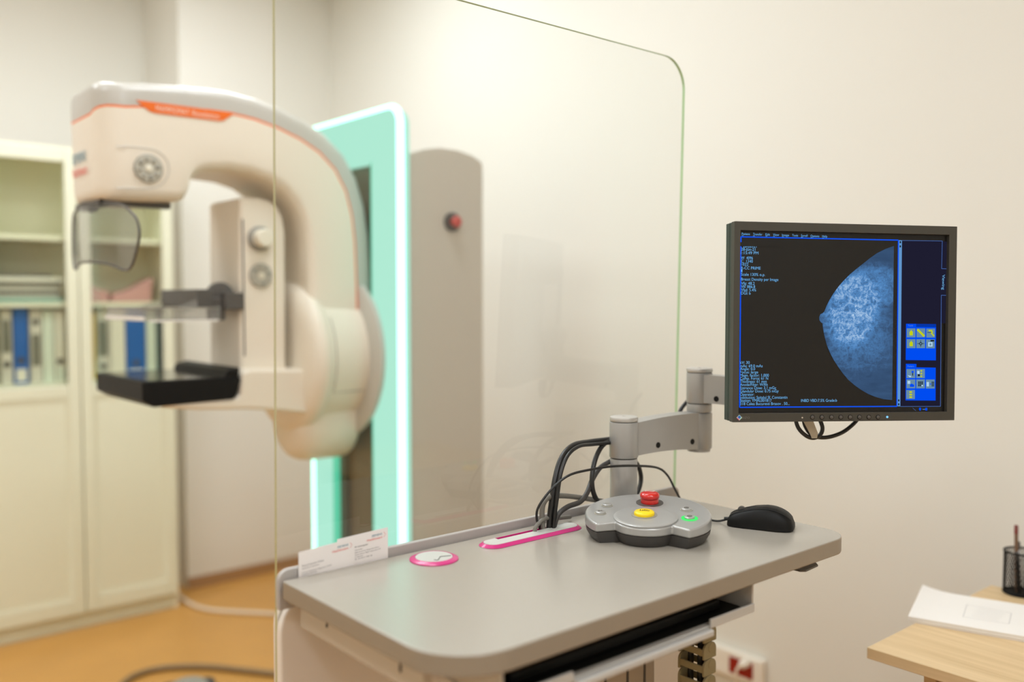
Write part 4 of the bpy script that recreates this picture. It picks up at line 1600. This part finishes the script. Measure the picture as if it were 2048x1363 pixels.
scan = MB()
sp = [(1060, 182), (1010, 200), (960, 225), (920, 253), (880, 285), (838, 318), (800, 350), (762, 388), (730, 425), (703, 462), (680, 500), (662, 535), (648, 570), (638, 580), (624, 587), (617, 605), (619, 622), (627, 634), (637, 641), (640, 670), (648, 715),
      (663, 770), (680, 812), (702, 855), (728, 895), (756, 935), (790, 975), (828, 1008), (868, 1036), (910, 1060), (950, 1076), (1000, 1090), (1050, 1095)]
quad(scan, sp, 0, -.0070)
scan.build('scan_picture', scan_material(), screen, local=True, smooth=0, label='blue breast scan picture')
# buttons and lights along the lower bezel
for x_ in (577, 633, 690, 745, 801, 856, 911, 966):
    p = md(*c7(x_, 1196.5 - (x_ - 577) * .002), 0)
    bo = MB().lathe([(.0031, 0), (.0031, .0010), (.0024, .0014), (0, .0015)], p, (0, -1, 0), 20).build('bezel_button', M_DKGREY, mo, local=True)
    MB().lathe([(.0032, .0), (.0042, .0), (.0042, .0004), (.0032, .0004), (.0032, .0)], p, (0, -1, 0), 20).build('button_ring', M_BLACK, bo, local=True)
p = md(*c7(1020, 1195), 0)
MB().lathe([(.0018, 0), (.0018, .0008), (0, .0009)], p, (0, -1, 0), 14).build('power_light', emit('blue power light', (120, 190, 255), 1.6), mo, local=True, label='small blue power light')
p = md(*c7(517, 1199), 0)
MB().lathe([(.0013, 0), (.0013, .0005), (0, .0006)], p, (0, -1, 0), 12).build('light_sensor', M_STRAP, mo, local=True)
p = md(*c7(144, 1199), 0.0004)
q = .0050
lg = MB()
lg.add([p + Vector((-q, 0, 0)), p + Vector((0, 0, -q)), p + Vector((q, 0, 0)), p + Vector((0, 0, q))], [(0, 1, 2, 3)], 0)
p2 = p + Vector((0, -.0002, .0009))
q *= .62
lg.add([p2 + Vector((-q, 0, 0)), p2 + Vector((0, 0, -q)), p2 + Vector((q, 0, 0)), p2 + Vector((0, 0, q))], [(0, 1, 2, 3)], 1)
lg.add([p + Vector((-.0050, -.0001, 0)), p + Vector((0, -.0001, -.005)), p + Vector((0.0, -.0001, -.003)), p + Vector((-.003, -.0001, 0))], [(0, 1, 2, 3)], 2)
pt = md(*c7(160, 1206), .0004)
lg.text('EIZO', pt, (1, 0, 0), (0, 0, 1), .0036, 3, wid=.0135)
lg.build('emblem', [mat('pale mint print', (190, 225, 205), .5), mat('blue print', (40, 100, 200), .5), mat('pink print', (225, 110, 150), .5), mat('grey print', (112, 108, 100), .5)], mo, local=True, smooth=0, label='small diamond emblem with grey lettering')

# ------------------------------------------------------------------ cables
def cable(name, label, pts, r, m, cat='cable'):
    return tag(MB().tube(pts, r, seg=10).build(name, m, smooth=60), label, cat)


def yy(lst):
    return [on_y(a, b, y) for a, b, y in lst]


cable('cable', 'thick black cable arching from the pink slot high to the arm post', yy([(1098, 1058, 1.125), (1100, 1030, 1.125), (1104, 1000, 1.125), (1111, 955, 1.13), (1124, 914, 1.14), (1147, 890, 1.15), (1180, 883, 1.158), (1222, 878, 1.16)]), .0052, M_CABLE)
cable('cable', 'black cable running close beside the first thick arching cable', yy([(1107, 1059, 1.117), (1110, 1026, 1.117), (1115, 990, 1.117), (1122, 945, 1.122), (1136, 910, 1.130), (1158, 892, 1.139), (1187, 888, 1.146), (1222, 885, 1.149)]), .0034, M_CABLE)
cable('cable', 'black cable looping down behind the control panel left of the arm post', yy([(1222, 878, 1.158), (1203, 893, 1.15), (1190, 920, 1.14), (1184, 955, 1.132), (1187, 985, 1.128), (1200, 1008, 1.124), (1215, 1018, 1.12)]), .0045, M_CABLE)
cable('cable', 'dark cable dropping diagonally from the arm post to the pink slot', yy([(1222, 921, 1.16), (1200, 935, 1.15), (1184, 960, 1.14), (1174, 985, 1.13), (1160, 1003, 1.122), (1135, 1013, 1.118), (1117, 1028, 1.118), (1106, 1058, 1.122)]), .0046, M_CHAR)
cable('cable', 'grey cable lying low from the pink slot to behind the control panel', yy([(1086, 1062, 1.127), (1084, 1035, 1.127), (1086, 1008, 1.127), (1100, 993, 1.128), (1130, 991, 1.13), (1170, 996, 1.132), (1210, 1003, 1.13), (1235, 1012, 1.125)]), .0048, M_CABLEG)
cable('cable', 'thin grey cable bending out of the front of the pink slot', yy([(1069, 1067, 1.122), (1071, 1055, 1.122), (1080, 1043, 1.122), (1092, 1036, 1.124), (1110, 1036, 1.135), (1140, 1033, 1.15)]), .0036, M_CABLEG)
cable('cable', 'thin black cable arching in front of the arm post to behind the control panel', yy([(1080, 1056, 1.13), (1074, 1040, 1.125), (1075, 1018, 1.12), (1090, 993, 1.115), (1113, 968, 1.11), (1140, 949, 1.105), (1178, 939, 1.10), (1225, 932, 1.095), (1275, 931, 1.095), (1315, 935, 1.10), (1335, 950, 1.105), (1350, 978, 1.11), (1364, 1004, 1.11)]), .0022, M_CABLE)
cable('cable', 'black cable curving down at the right side of the arm post', yy([(1262, 915, 1.172), (1276, 930, 1.172), (1282, 955, 1.172), (1277, 980, 1.168), (1264, 1000, 1.165)]), .0045, M_CABLE)
cable('cable', 'black cable stub between the two arm joints behind the swivel', [J2 + Vector((-.03, .035, zu0 - .03)), J2 + Vector((-.015, .035, zu0 + .0)), J2 + Vector((.01, .034, zu0 + .02))], .004, M_CABLE)


def mpt(px, py, back):
    d = ray(px, py)
    o2 = morg + mny * back
    t_ = (o2 - CAM).dot(mny) / d.dot(mny)
    return CAM + d * t_


cable('cable', 'black cable hanging in a short loop below the left of the monitor', [mpt(a, b, .066 if b < 845 else .064) for a, b in ((1590, 825), (1593, 846), (1601, 861), (1616, 873), (1630, 875), (1641, 868), (1645, 856), (1641, 842), (1634, 828))], .0036, M_CABLE)
cable('cable', 'black cable hanging in a wide loop below the middle of the monitor', [mpt(a, b, .068) for a, b in ((1606, 828), (1610, 850), (1622, 868), (1638, 874), (1660, 873), (1685, 864), (1705, 849), (1722, 830))], .0036, M_CABLE)
s = MB()
stp = [(1602, 832), (1623, 832), (1636, 866), (1634, 876), (1624, 876), (1620, 866)]
s.prism([mpt(a, b, .0585) for a, b in stp], mny * .0016)
tag(s.build('cable_strap', M_STRAP, smooth=30), 'beige strap tying the cables under the monitor', 'strap')

# floor cables and pedal
cable('hose', 'thick taupe hose lying on the floor left of the console', [on_z(a, b, .012) for a, b in ((225, 1400), (250, 1362), (292, 1342), (350, 1333), (420, 1333), (490, 1340), (545, 1346), (580, 1350))], .0125, M_CABLEB)
cable('floor_cable', 'white cable running on the floor from the bookcase corner', [on_z(a, b, .009) for a, b in ((352, 1184), (362, 1194), (385, 1209), (420, 1219), (470, 1223), (545, 1227), (640, 1235))], .0095, M_CABLEW)
pd_ = on_z(378, 1392, .0)
fp = thing('foot_pedal', 'grey foot pedal on the floor at the bottom edge', 'foot pedal', (pd_.x, pd_.y, 0), math.radians(-20))
s = MB()
s.prism([(x, y, .001) for x, y in rrect(-.09, .09, -.10, .10, (.03, .03, .03, .03), 6)], (0, 0, .022))
s.build('base', M_CHAR, fp, bevel=.005, local=True)
s = MB()
s.lathe([(.07, .024), (.068, .035), (.055, .046), (.03, .052), (0, .053)], (0, 0.01, 0), (0, 0, 1), 32)
s.build('pedal', M_MIDGREY, fp, local=True)

# ------------------------------------------------------------------ energy chain
ch = thing('cable_chain', 'beige plastic ladder cable chain hanging beside the console lift column', 'cable chain', (1.141, .875, .06))
cx0, cx1, cy0, cy1 = 1.125, 1.156, .850, .902
pz = .0266
for i in range(22):
    zc_ = .905 - pz * i
    l_ = MB()
    for y0_, y1_ in ((cy0, cy0 + .004), (cy1 - .004, cy1)):
        pts = []
        for k in range(9):
            a = math.radians(180 * k / 8)
            pts.append(((cx0 + cx1) / 2 + (cx1 - cx0) / 2 * math.cos(a), y0_ - (.0012 if y0_ == cy0 else 0) * 0, zc_ + .011 * math.sin(a)))
        pts += [(cx0, y0_, zc_ - .0155), (cx1, y0_, zc_ - .0155)]
        l_.prism(pts, (0, y1_ - y0_, 0))
    l_.box(cx0, cx0 + .003, cy0 + .004, cy1 - .004, zc_ - .010, zc_ + .001)
    l_.box(cx1 - .003, cx1, cy0 + .004, cy1 - .004, zc_ - .010, zc_ + .001)
    lo_ = l_.build('chain_link', M_CHAIN, ch, bevel=.0008, bseg=1)
    d = MB().lathe([(.0075, 0), (.0075, .0007), (.0065, .0009), (0, .0009)], ((cx0 + cx1) / 2 + .003, cy0, zc_ + .001), (0, -1, 0), 20)
    d.build('pin', M_CHAIN, lo_)
for (yy_, r_, lab) in ((.866, .006, 'black cable hanging inside the ladder chain near its front'), (.886, .005, 'black cable hanging inside the ladder chain near its back')):
    cable('cable', lab, [(1.140, yy_, .90), (1.143, yy_ + .004, .80), (1.138, yy_ - .003, .70), (1.141, yy_, .55), (1.141, yy_, .34)], r_, M_CABLE)

# ------------------------------------------------------------------ wall socket
WXR = R['x1']
s0, s1 = on_x(1380, 1268, WXR), on_x(1534, 1320, WXR)
zs1 = s1.z + .002
zs0 = zs1 - .085
so_ = thing('wall_socket', 'white wall socket box with a dark red outlet behind the console', 'socket', (WXR, (s0.y + s1.y) / 2, zs0))
s = MB()
s.box(WXR - .028, WXR, s1.y, s0.y + .10, zs0, zs1)
s.build('box', M_SOCK, so_, bevel=.005)
a, b = on_x(1458, 1305, WXR - .03), on_x(1505, 1345, WXR - .03)
s = MB().box(WXR - .0305, WXR - .028, b.y, a.y, zs1 - .068, zs1 - .016).build('red_outlet', M_REDSOCK, so_, bevel=.003, label='dark red outlet')
pg = on_x(1490, 1326, WXR - .04)
pl_ = thing('power_plug', 'cream power plug and cord in the red outlet behind the console', 'plug', (WXR - .0305, pg.y, pg.z))
MB().lathe([(.014, 0), (.014, .022), (.009, .034), (.006, .036)], (WXR - .0306, pg.y, pg.z), (-1, 0, 0), 24).build('plug_body', M_SOCK, pl_)
MB().tube([(WXR - .064, pg.y, pg.z), (WXR - .085, pg.y, pg.z - .012), (WXR - .09, pg.y, pg.z - .06), (WXR - .08, pg.y + .01, .06), (WXR - .08, pg.y + .05, .006)], .004, seg=8).build('cord', M_CABLEW, pl_)
# ------------------------------------------------------------------ wooden desk with papers and pen cup
DZ = .72
d0, d1 = on_z(1745, 1297, DZ), on_z(1982, 1169, DZ)
DX0, DX1, DY1, DY0 = d0.x, d1.x, d1.y, -.70
dk = thing('desk', 'pale oak desk at the right by the wall', 'desk', ((DX0 + DX1) / 2, (DY0 + DY1) / 2, 0))
s = MB().box(DX0, DX1, DY0, DY1, DZ - .022, DZ)
s.build('desk_top', M_WOOD, dk, bevel=.0015, bseg=2)
MB().box(DX0 + .02, DX1 - .01, DY1 - .125, DY1 - .103, 0, DZ - .022).build('side_panel', M_WOOD, dk)
MB().box(DX0 + .02, DX1 - .01, DY0 + .08, DY0 + .102, 0, DZ - .022).build('side_panel', M_WOOD, dk)
MB().box(DX1 - .05, DX1 - .03, DY0 + .102, DY1 - .125, .30, DZ - .022).build('modesty_panel', M_WOOD, dk)
MB().box(DX0 + .06, DX1 - .05, DY1 - .45, DY1 - .126, .05, DZ - .0225).build('drawer_unit', mat('dark brown drawer front', (78, 56, 30), .5, var=.08), dk)
ps = thing('paper_pile', 'stack of white sheets with curled corner on the oak desk', 'papers', (2.0, .70, DZ))
q0, q1, q2, q3 = on_z(1817, 1232, DZ + .012), on_z(1848, 1186, DZ + .012), on_z(2048, 1216, DZ + .012), on_z(2048, 1272, DZ + .012)
exv = (q3 - q0).normalized()
eyv = Vector((-exv.y, exv.x, 0))
if eyv.x < 0:
    eyv = -eyv
for i in range(6):
    z0_ = DZ + .0003 + i * .0021
    rr = random.uniform(-.0012, .0012)
    vs, fs = [], []
    nx, ny = 14, 8
    for j in range(ny + 1):
        for k in range(nx + 1):
            u_, v_ = k / nx, j / ny
            lift = .010 * max(0, 1 - u_ * 4.5) ** 2 * v_ * (i / 5) ** 2
            p = q0 + exv * (.297 * u_ + rr) + eyv * (.21 * v_ + rr)
            vs.append(Vector((p.x, p.y, z0_ + .0019 + lift)))
    for j in range(ny):
        for k in range(nx):
            a_ = j * (nx + 1) + k
            fs.append((a_, a_ + 1, a_ + nx + 2, a_ + nx + 1))
    s = MB()
    s.add(vs, fs)
    base = [Vector((p.x, p.y, p.z - .0019)) for p in vs]
    s.add(base, [tuple(reversed(f)) for f in fs])
    m_ = len(vs)
    edge = [k for k in range(nx + 1)] + [(j + 1) * (nx + 1) - 1 for j in range(1, ny + 1)] + [ny * (nx + 1) + k for k in range(nx - 1, -1, -1)] + [j * (nx + 1) for j in range(ny - 1, 0, -1)]
    for a_, b_ in zip(edge, edge[1:] + edge[:1]):
        s.f.append([a_, m_ + a_, m_ + b_, b_])
        s.m.append(0)
    sh_ = s.build('sheet_bundle', M_PAPER, ps, fix=True, smooth=50)
zt_ = DZ + .0003 + 5 * .0021 + .0019 + .0002
s = MB()
for (a, b) in (((1934, 1208), (2023, 1225)), ((2023, 1225), (2018, 1247)), ((2018, 1247), (1926, 1233)), ((1926, 1233), (1934, 1208))):
    A_, B_ = on_z(*a, zt_), on_z(*b, zt_)
    t_ = (B_ - A_).normalized()
    n_ = Vector((-t_.y, t_.x, 0)) * .0005
    s.add([A_ + n_, B_ + n_, B_ - n_, A_ - n_], [(0, 1, 2, 3)])
for k in range(5):
    f = (k + 1) / 6
    A_ = on_z(1955 - 3 * k, 1216 + 3.6 * k, zt_)
    B_ = on_z(2010 - 3 * k, 1226.5 + 3.6 * k, zt_)
    t_ = (B_ - A_).normalized()
    n_ = Vector((-t_.y, t_.x, 0)) * .0004
    s.add([A_ + n_, B_ + n_, B_ - n_, A_ - n_], [(0, 1, 2, 3)])
s.build('print', mat('faint grey print', (178, 176, 178), .6), ps, smooth=0)
M_PENRED = mat('dull red pen end', (120, 56, 50), .5)
# mesh pen cup
pc_ = on_z(2042, 1186, DZ)
cr = .037
pen = thing('pen_cup', 'black wire mesh pen cup on the oak desk', 'pen holder', (pc_.x, pc_.y, DZ))
s = MB()
cz0, cz1 = DZ + .001, DZ + .098
s.tube([(pc_.x + cr * math.cos(2 * math.pi * k / 24), pc_.y + cr * math.sin(2 * math.pi * k / 24), cz1) for k in range(24)], .0022, seg=8, sub=2, closed=True)
s.tube([(pc_.x + cr * math.cos(2 * math.pi * k / 24), pc_.y + cr * math.sin(2 * math.pi * k / 24), cz0 + .002) for k in range(24)], .0022, seg=8, sub=2, closed=True)
s.build('rim', M_BLACK, pen)
s = MB()
for sg in (1, -1):
    for k in range(36):
        pts = []
        for j in range(9):
            a = 2 * math.pi * k / 36 + sg * j / 8 * 1.3
            pts.append((pc_.x + cr * math.cos(a), pc_.y + cr * math.sin(a), cz0 + (cz1 - cz0) * j / 8))
        s.tube(pts, .00075, seg=4, sub=1)
s.lathe([(cr, 0), (cr, .001)], (pc_.x, pc_.y, DZ + .0005), (0, 0, 1), 24)
s.build('mesh_wall', M_BLACK, pen)
for (dx, dy, tx_, ty_, ln, col, nm, lab) in ((-.010, .006, -.006, .012, .155, (120, 92, 72), 'pencil', 'brown pencil with red end standing tallest in the mesh cup'), (.008, -.008, .015, -.012, .105, (232, 170, 40), 'pen', 'yellow pen in the mesh cup'),
                                            (-.004, -.012, -.004, -.022, .100, (70, 110, 170), 'pen', 'blue pen in the mesh cup'), (.012, .010, .020, .016, .112, (225, 225, 225), 'pen', 'white pen in the mesh cup'), (-.016, -.002, -.024, .002, .098, (30, 30, 32), 'pen', 'black pen in the mesh cup')):
    a = Vector((pc_.x + dx, pc_.y + dy, DZ + .003))
    b = Vector((pc_.x + tx_, pc_.y + ty_, DZ + .003 + ln))
    t = thing(nm, lab, 'pen', a, 0, 'pens in the mesh cup')
    ax_ = (b - a).normalized()
    MB().lathe([(.0015, 0), (.0042, .012), (.0042, ln - .02)], a, ax_, 12).build('barrel', mat(lab.split()[0] + ' pen barrel', col, .4), t)
    MB().lathe([(.0045, ln - .02), (.0045, ln - .002), (.003, ln)], a, ax_, 12).build('end_cap', M_PENRED if nm == 'pencil' else M_DKGREY, t)
